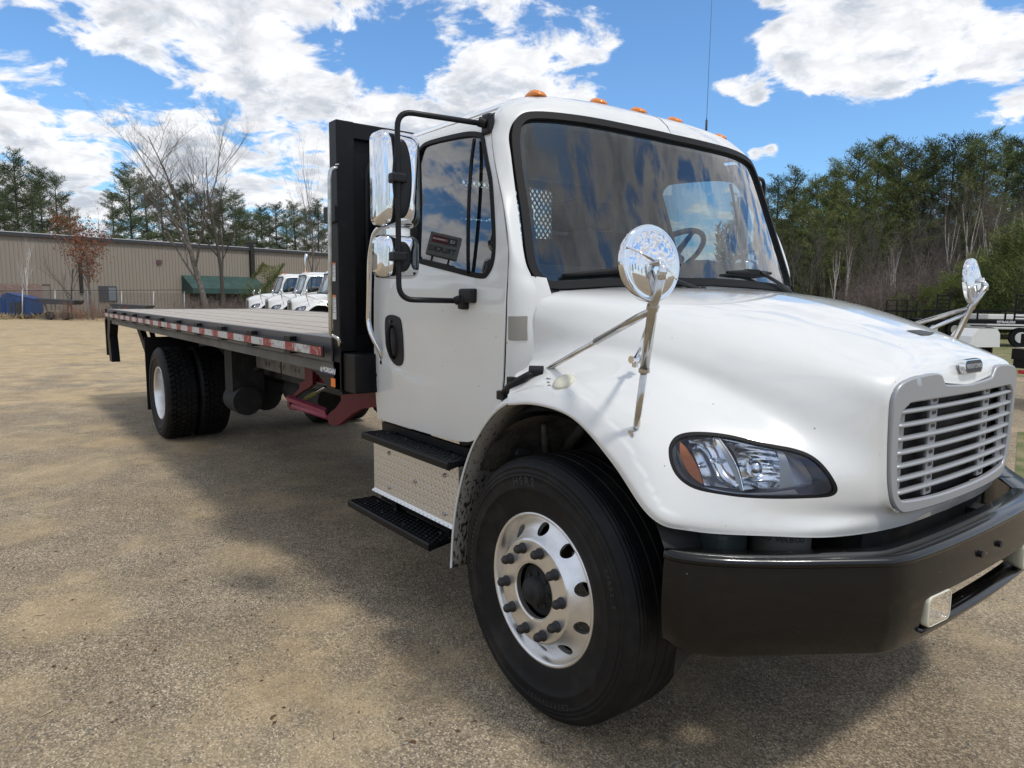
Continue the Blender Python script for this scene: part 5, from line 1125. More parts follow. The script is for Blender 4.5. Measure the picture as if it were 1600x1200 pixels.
# ------------------------------------------------------------------ maroon step frame under the deck
def zp(pts, y): return [(lambda p: (p.x, p.z))(at(375+X/4.52, 562+Y/4.52, y=y)) for X, Y in pts]
MF = MB(); MF.prism(zp([(712, 240), (1010, 225), (1010, 330), (860, 345), (800, 378), (745, 420), (700, 458), (660, 468), (628, 452), (616, 415), (625, 385), (645, 365), (672, 345), (700, 308), (712, 290)], -.99), -.99, -.955, 'y')
mf = MF.build('maroon_step_frame', M_MAROON, TR)
mb = MB(); mb.prism(zp([(455, 20), (512, 20), (512, 175), (480, 200), (440, 222), (350, 290), (352, 330), (398, 340), (385, 357), (350, 355), (333, 325), (335, 288), (372, 250), (418, 205), (420, 165), (458, 150)], -.95), -.95, -.92, 'y'); mb.build('side_plate', M_MAROON, mf)
mb = MB(); A4 = [at(375+X/4.52, 562+Y/4.52, y=y) for X, Y, y in ((322, 262, -1.0), (337, 246, -.955), (340, 290, -.955), (333, 292, -.985))]; B4 = [at(375+X/4.52, 562+Y/4.52, y=y) for X, Y, y in ((598, 362, -1.0), (613, 341, -.955), (618, 392, -.955), (606, 394, -.985))]
mb.ring([A4, B4], True, smooth=False); mb.build('step_bar', M_PINK, mf)
mb = MB(); mb.tube([at(375+375/4.52, 562+326/4.52, y=-.97), at(375+620/4.52, 562+403/4.52, y=-.97)], .020, 12); mb.build('step_tube', M_PINK, mf)
mb = MB(); p = at(375+662/4.52, 562+417/4.52, y=-.9905); mb.cyl(p, p+V((0, -.002, 0)), .011, seg=12); mb.build('pivot_hole', M_TEXT, mf)
mb = MB(); mb.box((-2.9, -.90, 1.02), (-1.6, .90, 1.07)); mb.build('cross_tube', M_MAROON, mf)
mb = MB(); mb.tube([at(375+440/4.52, 562+285/4.52, y=-.85), at(375+600/4.52, 562+195/4.52, y=-.85)], .014, 8); mb.build('gas_strut', M_STEEL, mf)
mb = MB(); mb.tube([at(375+470/4.52, 562+270/4.52, y=-.852), at(375+540/4.52, 562+230/4.52, y=-.852)], .017, 8); mb.build('yellow_label', mat('faded_yellow', (.30, .27, .06), .6), mf)
# =================================================================== THE YARD AND WHAT STANDS ROUND IT
def ground_mat():
    m_ = bpy.data.materials.new('gravelly_asphalt'); m_.use_nodes = True; nt = m_.node_tree; N = nt.nodes; L = nt.links; b = N['Principled BSDF']
    b.inputs['Roughness'].default_value = .88; b.inputs['Specular IOR Level'].default_value = .3
    tc = N.new('ShaderNodeTexCoord'); O = tc.outputs['Object']
    def noise(sc, det, ro=.6, off=(0, 0, 0)):
        mp = N.new('ShaderNodeMapping'); mp.inputs['Location'].default_value = off; L.new(O, mp.inputs[0]); n = N.new('ShaderNodeTexNoise'); n.inputs['Scale'].default_value = sc; n.inputs['Detail'].default_value = det; n.inputs['Roughness'].default_value = ro; L.new(mp.outputs[0], n.inputs[0]); return n.outputs[0]
    def ramp(v, a, c, lo=0, hi=1):
        n = N.new('ShaderNodeMapRange'); n.interpolation_type = 'SMOOTHSTEP'; L.new(v, n.inputs[0]); n.inputs[1].default_value = a; n.inputs[2].default_value = c; n.inputs[3].default_value = lo; n.inputs[4].default_value = hi; return n.outputs[0]
    def mixc(f, c1, c2, bt='MIX'):
        n = N.new('ShaderNodeMix'); n.data_type = 'RGBA'; n.blend_type = bt
        if isinstance(f, float): n.inputs[0].default_value = f
        else: L.new(f, n.inputs[0])
        for i, c in ((6, c1), (7, c2)):
            if isinstance(c, tuple): n.inputs[i].default_value = (*c, 1)
            else: L.new(c, n.inputs[i])
        return n.outputs[2]
    def m(op, a, c=None):
        n = N.new('ShaderNodeMath'); n.operation = op
        for i, q in enumerate((a, c)):
            if q is None: continue
            if hasattr(q, 'links'): L.new(q, n.inputs[i])
            else: n.inputs[i].default_value = q
        return n.outputs[0]
    def vor(sc, feat='F1'):
        v = N.new('ShaderNodeTexVoronoi'); v.feature = feat; v.inputs['Scale'].default_value = sc; v.voronoi_dimensions = '2D'; L.new(O, v.inputs['Vector']); return v
    v1 = vor(140); v2 = vor(75); cr = N.new('ShaderNodeValToRGB'); sp = N.new('ShaderNodeSeparateColor'); L.new(v1.outputs['Color'], sp.inputs[0]); L.new(sp.outputs[0], cr.inputs[0])
    e = cr.color_ramp.elements; e[0].position = 0; e[0].color = (.085, .078, .070, 1); e[1].position = 1; e[1].color = (.62, .57, .49, 1)
    for p, c in ((.25, (.18, .160, .128, 1)), (.5, (.27, .232, .178, 1)), (.75, (.355, .30, .22, 1)), (.92, (.48, .42, .335, 1))): q = e.new(p); q.color = c
    sp2 = N.new('ShaderNodeSeparateColor'); L.new(v2.outputs['Color'], sp2.inputs[0])
    stone = mixc(ramp(sp2.outputs[0], .80, .93, 0, .75), cr.outputs[0], mixc(sp2.outputs[1], (.07, .07, .075), (.52, .46, .37)))
    stone = mixc(ramp(v1.outputs['Distance'], .40, .66, 0, .6), stone, (.06, .05, .038)); stone = mixc(.10, stone, (.36, .275, .175))
    fine = noise(420, 2); sand = mixc(fine, (.27, .210, .125), (.50, .405, .265)); sand = mixc(ramp(sp.outputs[1], .86, .95, 0, .7), sand, (.12, .105, .085))
    lo = noise(.55, 5, .62, (3.1, 7.7, 0)); mid = noise(1.9, 5, .65, (1.7, .4, 0))
    sx = N.new('ShaderNodeSeparateXYZ'); L.new(O, sx.inputs[0])
    far = ramp(m('ADD', m('MULTIPLY', sx.outputs[0], -1.0), m('MULTIPLY', sx.outputs[1], -.25)), 2.0, 22.0, 0, .16)
    mask = ramp(m('ADD', m('ADD', m('MULTIPLY', lo, .62), m('MULTIPLY', mid, .38)), far), .49, .68, 0, .85)
    patches = None
    for (cx, cy, r_, am) in GPATCH:
        vm = N.new('ShaderNodeVectorMath'); vm.operation = 'DISTANCE'; L.new(O, vm.inputs[0]); vm.inputs[1].default_value = (cx, cy, 0)
        g = ramp(m('ADD', vm.outputs['Value'], m('MULTIPLY', m('SUBTRACT', mid, .5), r_*2.2)), r_*.45, r_*1.25, am, 0); g = m('MULTIPLY', g, .55); patches = g if patches is None else m('MAXIMUM', patches, g)
    mask = m('MAXIMUM', mask, patches)
    col = mixc(mask, stone, sand)
    blot = ramp(noise(2.6, 5, .68, (9, 2, 0)), .35, .68, .98, 1.28); cmb = N.new('ShaderNodeCombineColor'); [L.new(blot, cmb.inputs[i]) for i in range(3)]; col = mixc(1.0, col, cmb.outputs[0], 'MULTIPLY')
    leaf = ramp(noise(8, 3, .7, (5, 5, 5)), .70, .76); lf = m('MULTIPLY', leaf, ramp(noise(60, 2, .5), .52, .6)); col = mixc(lf, col, (.13, .055, .02))
    warm = mixc(ramp(noise(.9, 3, .5, (2, 8, 1)), .35, .65, .12, .45), (1.04, 1.0, .93), (1.0, .88, .70)); col = mixc(1.0, col, warm, 'MULTIPLY'); L.new(col, b.inputs['Base Color'])
    bp = N.new('ShaderNodeBump'); bp.inputs['Distance'].default_value = .004; L.new(ramp(mask, 0, 1, .75, .25), bp.inputs['Strength']); L.new(ramp(v1.outputs['Distance'], 0, .6, 1, 0), bp.inputs['Height']); L.new(bp.outputs[0], b.inputs['Normal']); return m_
def gp(px, py): p = at(px, py, z=0); return (p.x, p.y)
GPATCH = [(*gp(*q), r_, am) for q, r_, am in (((100, 735), .55, .9), ((110, 960), .34, .9), ((480, 965), .22, .8), ((390, 870), .30, .6), ((30, 830), .3, .7), ((60, 690), .6, .8), ((220, 1180), .2, .55), ((20, 1090), .2, .6), ((250, 850), .2, .3), ((1560, 930), .5, .4), ((520, 700), .5, .35), ((330, 1010), .2, .2))]
M_GROUND = ground_mat()
mb = MB(); mb.add([(-500, -500, 0), (500, -500, 0), (500, 500, 0), (-500, 500, 0)], [(0, 1, 2, 3)]); g = mb.build('ground', M_GROUND); tag(g, 'gravelly asphalt yard with patches of sand', kind='structure')
# distant grass sheets
M_GRASS = mat('short_grass', (.09, .115, .03), .9, var=(2.2, (.24, .20, .10), .38, .62), bump=(30, .8, .03))
M_STRAW = mat('dry_straw_bank', (.30, .25, .15), .9, var=(1.6, (.16, .12, .07), .4, .62), bump=(14, .9, .05))
def ring_poly(pts, z, name, mt, label):
    mb = MB(); mb.add([(p.x, p.y, z) for p in pts], [tuple(range(len(pts)))]); o = mb.build(name, mt); tag(o, label, kind='structure'); return o
ring_poly([atd(1540, 16), atd(2600, 12), atd(2400, 40), atd(1480, 46), atd(1150, 42), atd(1200, 33), atd(1545, 24)], .004, 'grass_verge', M_GRASS, 'green grass verge by the trailers on the right')
ring_poly([atd(1585, 6.3), atd(1750, 5.0), atd(2400, 7), atd(1900, 9.3), atd(1590, 9.0)], .006, 'grass_patch', M_GRASS, 'patch of green grass at the right edge')
# forest floor on both sides
ring_poly([atd(900, 36), atd(1480, 43), atd(2600, 38), atd(2900, 120), atd(700, 160)], .008, 'forest_floor', mat('leaf_litter', (.11, .085, .06), .95, var=(1.2, (.06, .05, .035), .4, .6)), 'brown leaf litter under the right hand woods')

# ---- building
def wl(px): return 1/(.0216-1.286e-5*px)
M_SIDING = mat('tan_metal_siding', (.27, .238, .195), .6, var=(.5, (.215, .19, .16), .35, .7, (1, 1, .3)))
M_BRICK = mat('far_brick', (.20, .13, .11), .85, var=(9, (.27, .20, .17), .4, .6, (.5, .5, 1.4)))
M_ROOFT = mat('dark_roof_trim', (.035, .037, .042), .5)
M_AWN = mat('green_awning_metal', (.024, .068, .058), .55, var=(1.5, (.015, .042, .037), .4, .65))
A0 = atd(-700, wl(-700)); B0 = atd(1000, wl(1000)); wd = (B0-A0).normalized(); wn = V((wd.y, -wd.x, 0)); 
if wn.dot(CAM-A0) < 0: wn = -wn
WLEN = (B0-A0).length
BLD = empty('warehouse', tuple(A0)); tag(BLD, 'long tan metal clad warehouse with green awning behind the yard', 'building')
def wpos(px): D = wl(px); p = atd(px, D); return (p-A0).dot(wd)
Mw = Matrix(((wd.x, wn.x, 0, 0), (wd.y, wn.y, 0, 0), (0, 0, 1, 0), (0, 0, 0, 1)))
def wpart(name, mb, mt, parent=None):
    mb.v = [tuple(Mw @ V(p)) for p in mb.v]; o = mb.build(name, mt, BLD if parent is None else parent); return o
HW = 5.4; PW = 1.0
p_bricks = (wpos(-60), wpos(69))
mb = MB(); xs = []
for k in range(4):
    x = k*.25; xs += [(x, 0), (x+.02, .045), (x+.06, .045), (x+.08, 0)]
xs.append((1.0, 0)); vs = []
for x, y in xs: vs += [(x, y, 0), (x, y, 1)]
mb.add(vs, [(2*i, 2*i+2, 2*i+3, 2*i+1) for i in range(len(xs)-1)]); mb.v = [tuple(Mw @ V(p)) for p in mb.v]; pan = None
x = 0.0; xa0 = wpos(-120); x = xa0; xb0 = wpos(1000)
while x < xb0:
    z0 = 2.15 if p_bricks[0]-.3 < x < p_bricks[1]-.4 else 0
    if pan is None: pan = mb.build('siding_panel', M_SIDING, BLD, recalc=False); q = pan
    else: q = link('siding_panel', pan.data, BLD)
    p = Mw @ V((x, 0, z0)); q.location = p; q.scale = (1, 1, HW-z0); x += 1.0
mb = MB(); mb.box((xa0-30, -16, 0), (xb0+10, -.06, HW-.05)); wpart('building_core', mb, M_SIDING)
mb = MB(); mb.box((xa0-.5, -.3, HW), (xb0, .12, HW+.12)); mb.box((xa0-.5, .10, HW-.12), (xb0, .20, HW+.05)); wpart('roof_edge', mb, M_ROOFT)
mb = MB(); mb.box((xa0-.5, -16, HW+.12), (xb0, .05, HW+.17)); wpart('roof', mb, mat('pale_roof', (.55, .55, .55), .5))
mb = MB(); mb.box((p_bricks[0], -.05, 0), (p_bricks[1], .03, 2.15)); wpart('brick_base', mb, M_BRICK)
br = MB(); c0 = 0
for r_ in range(14):
    z = .04+r_*.15
    for k in range(int((p_bricks[1]-p_bricks[0])/.42)):
        xx = p_bricks[0]+k*.42+(.21 if r_ % 2 else 0); br.box((xx, .03, z), (xx+.40, .045, z+.135))
o = wpart('brick_courses', br, M_BRICK); o['kind'] = 'stuff'
# awning, dark window, door, plates, downpipe
ax0, ax1 = wpos(286), wpos(400)
mb = MB(); mb.prism([(0.05, 3.05), (.15, 3.05), (1.7, 2.05), (1.7, 1.65), (1.55, 1.65), (0.05, 1.65)], ax0, ax1, 'x'); wpart('awning', mb, M_AWN)
mb = MB(); mb.box((ax0+.6, .03, .1), (ax1-.6, .08, 1.6)); mb.box((wpos(370), .03, 0), (wpos(378), .12, 1.7)); wpart('doorway', mb, M_GREYD)
mb = MB(); mb.box((wpos(156), .02, 1.0), (wpos(184), .10, 2.1)); w_ = wpart('window', mb, M_GREYD)
mb = MB(); mb.box((wpos(171), .10, 1.05), (wpos(182), .12, 2.0)); wpart('pane', mb, mat('dull_pane', (.16, .19, .21), .25), w_)
mb = MB(); mb.box((wpos(248), .05, 3.85), (wpos(256), .12, 4.15)); wpart('wall_plate', mb, mat('dark_red_plate', (.10, .05, .06), .5))
mb = MB(); mb.box((wpos(127), .03, 1.6), (wpos(132), .14, 3.9)); wpart('wall_conduit', mb, M_DARK)
mb = MB(); mb.box((wpos(392), .02, 2.9), (wpos(398), .3, HW)); mb.box((wpos(392), -.4, HW), (wpos(398), .2, HW+.6)); wpart('vent_pipe', mb, M_DARK)

# ---- vegetation generators
def leaf_mat(name, a, b_, sc=.9):
    m_ = mat(name, a, .75, spec=.2, var=(sc, b_, .38, .62)); nt = m_.node_tree; bs = nt.nodes['Principled BSDF']
    oi = nt.nodes.new('ShaderNodeObjectInfo'); hs = nt.nodes.new('ShaderNodeHueSaturation'); mr = nt.nodes.new('ShaderNodeMapRange'); nt.links.new(oi.outputs['Random'], mr.inputs[0]); mr.inputs[3].default_value = .75; mr.inputs[4].default_value = 1.3
    src = bs.inputs['Base Color'].links[0].from_socket; nt.links.new(src, hs.inputs['Color']); nt.links.new(mr.outputs[0], hs.inputs['Value']); nt.links.new(hs.outputs[0], bs.inputs['Base Color']); return m_
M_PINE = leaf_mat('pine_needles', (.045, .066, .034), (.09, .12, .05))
M_PINEY = leaf_mat('yellow_green_pine_needles', (.062, .098, .032), (.20, .215, .068), 1.1)  # yellower green needles than the pines behind the warehouse
M_BARK = mat('grey_bark', (.16, .14, .12), .9, var=(6, (.08, .07, .06), .4, .6))
M_BARKD = mat('dark_bark', (.06, .05, .042), .9)
M_BIRCH = mat('pale_birch_bark', (.62, .59, .53), .8, var=(9, (.18, .16, .14), .5, .7))
M_TWIG = mat('bare_twigs', (.17, .135, .115), .9)
M_RUST = leaf_mat('rusty_leaves', (.30, .11, .055), (.20, .08, .045), 2)
class Leafs:
    def __init__(s): s.v = []; s.f = []
    def tri(s, p, d, w, l):
        n = d.cross(V((random.uniform(-1, 1), random.uniform(-1, 1), random.uniform(-1, 1)))).normalized(); b = len(s.v)
        s.v += [tuple(p-n*w), tuple(p+n*w), tuple(p+d*l)]; s.f.append((b, b+1, b+2))
    def build(s, name, mt, parent):
        me = bpy.data.meshes.new(name); me.from_pydata(s.v, [], s.f); me.update(); return link(name, me, parent, mt)
def pine(seed, h, bare, wid, mt, trunk_r=.2, dens=1.0, barkm=None):
    rs = random.getstate(); random.seed(seed); root = empty('pine_tree', (0, 0, -500)); tk = MB(); lean = random.uniform(-.25, .25)
    tk.tube([(0, 0, 0), (lean*.3, 0, h*.4), (lean, 0, h*.8), (lean*1.1, 0, h*.98)], [trunk_r, trunk_r*.75, trunk_r*.35, .02], 7)
    lf = Leafs(); z = h*bare; nb = 0
    while z < h*.985:
        t = (z-h*bare)/(h*(1-bare)); L0 = wid*(1-t)**.58*(.55+.45*math.sin(min(1, t*3.2)*math.pi/2))+.30
        for k in range(random.choice((3, 4, 5))):
            if random.random() < .14: continue
            a = random.uniform(0, 6.28); L_ = L0*random.uniform(.5, 1.2); up = .08+.42*t+.35*max(0, t-.75); d = V((math.cos(a), math.sin(a), up)).normalized(); b0 = V((lean*z/h, 0, z+random.uniform(-.2, .2)))
            tk.tube([b0, b0+d*L_*.5, b0+d*L_*.92+V((0, 0, .12*L_))], [.05*(1-t)+.015, .03, .01], 3, caps=(False, False))
            nc = max(2, int(L_/.42))
            for c in range(nc):
                f_ = (c+.9)/nc; 
                if f_ < .22: continue
                cc = b0+d*L_*f_+V((0, 0, .12*L_*f_*f_)); rad = .34+.22*(1-f_)
                side = V((-d.y, d.x, 0)).normalized()
                for q in range(int(44*dens)):
                    o_ = side*random.gauss(0, rad*.95*(1-.35*f_)*max(.6, L_*.28))+d*random.gauss(0, rad*.6)+V((0, 0, random.gauss(.05, rad*.24)))
                    dd = (o_.normalized()*.7+d*.4+V((0, 0, .22))+V([random.uniform(-.6, .6) for _ in range(3)])).normalized(); lf.tri(cc+o_, dd, .024, random.uniform(.16, .36))
        z += random.uniform(.30, .50)*(1+.25*(1-t))
    tk.build('trunk', barkm or M_BARKD, root, recalc=False); lf.build('crown', mt, root); random.setstate(rs); return root
def bare_tree(seed, h, mt, r0=.16, spread=.5, levels=5, lean=0.0, leaves=None, split=.3, twigm=None, fine=4):
    rs = random.getstate(); random.seed(seed); root = empty('bare_tree', (0, 0, -500)); tk = MB(); tw = MB(); lf = Leafs()
    def grow(p, d, L_, r_, lv):
        n = 5 if lv < 2 else 3; pts = [p]; dd = d.copy()
        for k in range(n):
            dd = (dd+V([random.uniform(-.16, .16) for _ in range(3)])*(.5+lv*.22)+V((0, 0, .07))).normalized(); pts.append(pts[-1]+dd*L_/n)
        rads = [r_*(1-.55*k/n) for k in range(n+1)]
        (tk if lv < 2 else tw).tube(pts, rads, 7 if lv < 1 else (5 if lv < 2 else 3), caps=(False, False), smooth=True)
        if leaves and lv >= levels-2:
            for _ in range(leaves):
                q = pts[random.randrange(1, n+1)]+V([random.gauss(0, .15) for _ in range(3)]); lf.tri(q+V([random.gauss(0, .2) for _ in range(3)]), V([random.uniform(-1, 1) for _ in range(3)]).normalized(), .045, .11)
        if lv >= levels: return
        nb = (5 if lv == 0 else (4 if lv < 3 else fine)) + (random.random() < .5)
        for b in range(nb):
            t = split+(1-split)*(b+random.random()*.7)/nb; k = min(n-1, int(t*n)); q = pts[k].lerp(pts[k+1], t*n-k) if t < 1 else pts[-1]
            a = random.uniform(0, 6.28); s_ = V((math.cos(a), math.sin(a), 0)); d2 = (dd*.75+s_*spread*random.uniform(.7, 1.3)+V((0, 0, .30))).normalized()
            grow(q, d2, L_*random.uniform(.42, .66), rads[k]*random.uniform(.42, .62), lv+1)
    grow(V((0, 0, -.05)), V((lean, 0, 1)).normalized(), h*.52, r0, 0)
    tk.build('trunk', mt, root, recalc=False); tw.build('branches', twigm or mt, root, recalc=False)
    if leaves: lf.build('leaves', M_RUST, root)
    random.setstate(rs); return root
def shrub(seed, w, h, n, mt, name='shrub', leafy=0, lm=None):
    rs = random.getstate(); random.seed(seed); root = empty(name, (0, 0, -500)); s = Leafs(); lf = Leafs()
    for k in range(n):
        a = random.uniform(0, 6.28); r_ = random.uniform(0, w*.5); p = V((math.cos(a)*r_, math.sin(a)*r_, random.uniform(0, h*.35)))
        d = V((random.gauss(0, .32), random.gauss(0, .32), 1)).normalized(); l = h*random.uniform(.3, .62); s.tri(p, d, .008+.006*random.random(), l)
        for q in range(9): t = random.uniform(.15, .98); d2 = (d+V([random.gauss(0, .8) for _ in range(3)])).normalized(); s.tri(p+d*l*t, d2, .006, l*random.uniform(.15, .45))
    for k in range(leafy):
        a = random.uniform(0, 6.28); u = random.random()**.5; z = random.random(); r_ = w*.5*u*(1-.55*z**1.5); p = V((math.cos(a)*r_, math.sin(a)*r_, h*(.05+.93*z))); p += V([.22*math.sin(p.x*5+p.z*4), .22*math.sin(p.y*4+p.z*5), .1*math.sin(p.x*7)])
        if math.sin(p.x*3.1+seed)+math.sin(p.y*3.7+p.z*2.9)+math.sin(p.z*4.3) < (-1.3 if name == 'evergreen_shrub' else -.7): continue
        lf.tri(p, V((p.x*.5+random.gauss(0, .5), p.y*.5+random.gauss(0, .5), .7+random.gauss(0, .5))).normalized(), .016, random.uniform(.08, .17))
    s.build('stems', mt, root)
    if leafy: lf.build('foliage', lm, root)
    random.setstate(rs); return root
USED = set()
def put(proto, p, s=1.0, rz=None, label=None, cat=None, group=None, tilt=0):
    if id(proto) not in USED and proto.location.z < -400: USED.add(id(proto)); o = proto
    else: o = copy_tree(proto)
    o.location = p; o.scale = (s, s, s) if not isinstance(s, tuple) else s; o.rotation_euler = (0, tilt, random.uniform(0, 6.28) if rz is None else rz)
    tag(o, label, cat, group); return o
# pines behind the warehouse
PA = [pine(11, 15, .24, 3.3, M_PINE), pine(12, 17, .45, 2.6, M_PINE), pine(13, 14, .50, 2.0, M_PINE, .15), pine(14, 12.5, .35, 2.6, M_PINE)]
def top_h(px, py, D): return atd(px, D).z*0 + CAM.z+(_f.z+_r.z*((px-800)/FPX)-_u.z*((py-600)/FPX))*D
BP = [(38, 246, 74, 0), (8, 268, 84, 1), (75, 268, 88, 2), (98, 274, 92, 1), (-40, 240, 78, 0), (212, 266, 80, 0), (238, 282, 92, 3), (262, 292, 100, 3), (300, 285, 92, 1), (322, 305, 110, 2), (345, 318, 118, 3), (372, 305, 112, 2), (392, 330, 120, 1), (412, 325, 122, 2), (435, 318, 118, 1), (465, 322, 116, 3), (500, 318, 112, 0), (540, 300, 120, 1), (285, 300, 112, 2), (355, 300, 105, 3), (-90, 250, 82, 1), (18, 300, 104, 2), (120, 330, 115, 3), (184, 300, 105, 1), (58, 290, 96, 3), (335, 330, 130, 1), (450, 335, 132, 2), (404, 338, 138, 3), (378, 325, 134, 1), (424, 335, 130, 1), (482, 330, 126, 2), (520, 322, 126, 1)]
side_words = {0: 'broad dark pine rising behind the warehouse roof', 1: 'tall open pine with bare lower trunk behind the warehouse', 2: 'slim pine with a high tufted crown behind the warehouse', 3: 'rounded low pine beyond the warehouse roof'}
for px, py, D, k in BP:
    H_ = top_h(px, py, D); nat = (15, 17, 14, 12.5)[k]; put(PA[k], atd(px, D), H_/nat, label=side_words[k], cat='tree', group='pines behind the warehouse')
BT = [bare_tree(21, 14, M_BARK, .17, .50, 4), bare_tree(22, 14, M_BARK, .13, .42, 4), bare_tree(23, 13, M_BIRCH, .10, .34, 4, split=.45, twigm=M_TWIG), bare_tree(24, 11, M_BARK, .10, .6, 4)]
for px, py, D, k in ((150, 300, 70, 3), (165, 308, 74, 1), (135, 315, 78, 3), (178, 320, 80, 0), (500, 300, 90, 3), (120, 330, 90, 1), (290, 320, 95, 0), (405, 335, 100, 3)):
    put(BT[k], atd(px, D), top_h(px, py, D)/(14, 14, 13, 11)[k]*1.0, label='leafless grey hardwood among the pines behind the warehouse', cat='tree', group='leafless trees behind the warehouse')
# the two big bare trees before the wall, thin ones, the russet oak
T1 = bare_tree(38, 16, M_BARK, .19, .78, 5, lean=-.24, split=.22, fine=6); T2 = bare_tree(47, 15.5, M_BARKD, .14, .60, 5, lean=.02, split=.25, fine=6)
put(T1, atd(327, 43), 1.0, rz=math.atan2(_r.y, _r.x), label='large leaning bare tree forking low in front of the green awning', cat='tree')
put(T2, atd(350, 43.5), .98, rz=math.atan2(_r.y, _r.x), label='tall dark trunked bare tree right of the leaning one by the awning', cat='tree')
T3 = bare_tree(52, 13, M_BARK, .08, .26, 4, split=.3); put(T3, atd(487, 50), 1.02, rz=.5, label='slender pale bare tree rising behind the parked white trucks', cat='tree')
T4 = bare_tree(61, 6, M_BARK, .06, .5, 4, lean=-.06); put(T4, atd(112, 43), 1, label='small leafless tree left of the russet leaved oak', cat='tree')
T5 = bare_tree(62, 6.5, M_BARK, .08, .55, 4, leaves=3, lean=.02); put(T5, atd(146, 42.5), 1.12, label='small oak still holding russet leaves before the tan wall', cat='tree')
T6 = bare_tree(64, 6, M_BIRCH, .045, .3, 3); put(T6, atd(43, 44.5), 1, label='thin pale birch standing behind the blue dumpster', cat='tree')
SE = shrub(71, 3.6, 3.6, 60, M_BARKD, 'evergreen_shrub', 11000, M_PINEY)
put(SE, atd(423, 44), (1.0, 1.0, .98), label='bushy green evergreen left of the parked white trucks', cat='shrub')
SB = [shrub(72, 4, 2.2, 170, M_TWIG, 'bare_shrub')]
for px, D, s in ((300, 42, .8), (330, 41.5, .7), (365, 42, .8), (395, 42.5, .75), (100, 41, .5), (170, 41, .6), (190, 40.5, .4), (210, 41, .4), (455, 47, 1.0), (480, 46, 1.1)):
    put(SB[0], atd(px, D), s, label='low tangle of bare twigs along the foot of the warehouse wall', cat='shrub', group='bare shrubs by the warehouse')
for px, D, s in ((118, 40.5, .5), (150, 40.5, .55), (200, 41, .45)):
    q = shrub(80+px, 2.6, 1.3, 20, M_TWIG, 'russet_shrub', 420, M_RUST); put(q, atd(px, D), s*1.6, label='low shrub with rusty leaves at the foot of the oak, %s' % {118: 'left of the trunk', 150: 'at the trunk', 200: 'near the deck end'}[px], cat='shrub')
# dry bank in front of the wall
mb = MB(); rings = []
for px in range(-400, 1000, 20):
    D = 1/(1/44.5-1.1e-5*(px)) if px > 0 else 44.5; D = min(D, wl(px)-2); f0 = atd(px, D-3.4+.5*math.sin(px*.05)); r0_ = atd(px, D+2); h = .26+.12*math.sin(px*.031)+.10*math.sin(px*.083); m1 = f0.lerp(r0_, .35); m2 = f0.lerp(r0_, .65)
    rings.append([(f0.x, f0.y, -.02), (m1.x, m1.y, h), (m2.x, m2.y, h+.08), (r0_.x, r0_.y, -.02)])
mb.ring(rings, False); bk = mb.build('grass_bank', M_STRAW); tag(bk, 'low bank of dry straw coloured grass before the warehouse', kind='structure')
tf = Leafs(); random.seed(5)
for k in range(9000):
    px = random.uniform(-60, 560); D = 44.5/(1-.00049*max(0, px)); D = min(D, wl(px)-2)+random.uniform(-3.6, 1.2); p = atd(px, D, .02+.2*random.random()); tf.tri(p, V((random.gauss(0, .5), random.gauss(0, .5), 1)).normalized(), .03, random.uniform(.1, .32))
o = tf.build('dry_grass', mat('straw', (.34, .27, .15), .9, var=(3, (.20, .13, .08), .45, .6)), None); tag(o, 'tufts of dry grass and leaves on the bank', 'grass', kind='stuff')
# chain-link fence, dumpster, carts
FN = empty('chain_link_fence', tuple(atd(-100, 42))); tag(FN, 'rusty chain link fence running behind the blue dumpster', 'fence'); fo = atd(-100, 42)
def fpt(px, z): p = atd(px, 42+.004*max(0, px), z); return p-fo
mb = MB(); mb.tube([fpt(-100, 1.62), fpt(80, 1.72), fpt(290, 1.85)], .022, 6); mb.build('top_rail', M_DIRTY, FN)
for px in (-60, -10, 35, 86, 137, 190, 240, 288):
    mb = MB(); mb.tube([fpt(px, 0), fpt(px, 1.75)], .035, 6); mb.build('post', mat('galvanised', (.42, .42, .42), .5, .4) if 'galvanised' not in MATS else MATS['galvanised'], FN)
mb = MB()
for k in range(-20, 290, 1):
    for sg in (-1, 1): mb.add([fpt(k, .05), fpt(k+.12, .05), fpt(k+sg*5+.12, 1.65), fpt(k+sg*5, 1.65)], [(0, 1, 2, 3)])
w_ = mb.build('wire_mesh', M_DIRTY, FN, recalc=False); w_['kind'] = 'stuff'
p0 = atd(32, 43.2); DU = empty('dumpster', tuple(p0), rz=math.atan2(_r.y, _r.x)+.25); tag(DU, 'blue steel dumpster with sloping front beside the brick wall', 'dumpster')
M_BLUE = mat('blue_dumpster_paint', (.02, .075, .24), .5, var=(3, (.03, .06, .14), .5, .7))
mb = MB(); mb.prism([(-1.0, .15), (.9, .15), (1.0, .35), (1.0, 1.15), (-.35, 1.5), (-.55, 1.48), (-1.15, .45)], -.8, .8, 'y'); mb.build('bin', M_BLUE, DU)
for x in (-.5, 0, .5): mb = MB(); mb.box((x-.04, -.86, .2), (x+.04, -.8, 1.2)); mb.build('rib', M_BLUE, DU)
mb = MB(); mb.prism([(-.38, 1.50), (1.04, 1.15), (1.04, 1.22), (-.38, 1.57)], -.82, .82, 'y'); mb.build('lid', M_BLUE, DU); mb = MB(); mb.box((-.2, -.82, .35), (.55, -.805, 1.0)); mb.build('dark_panel', M_GREYD, DU)
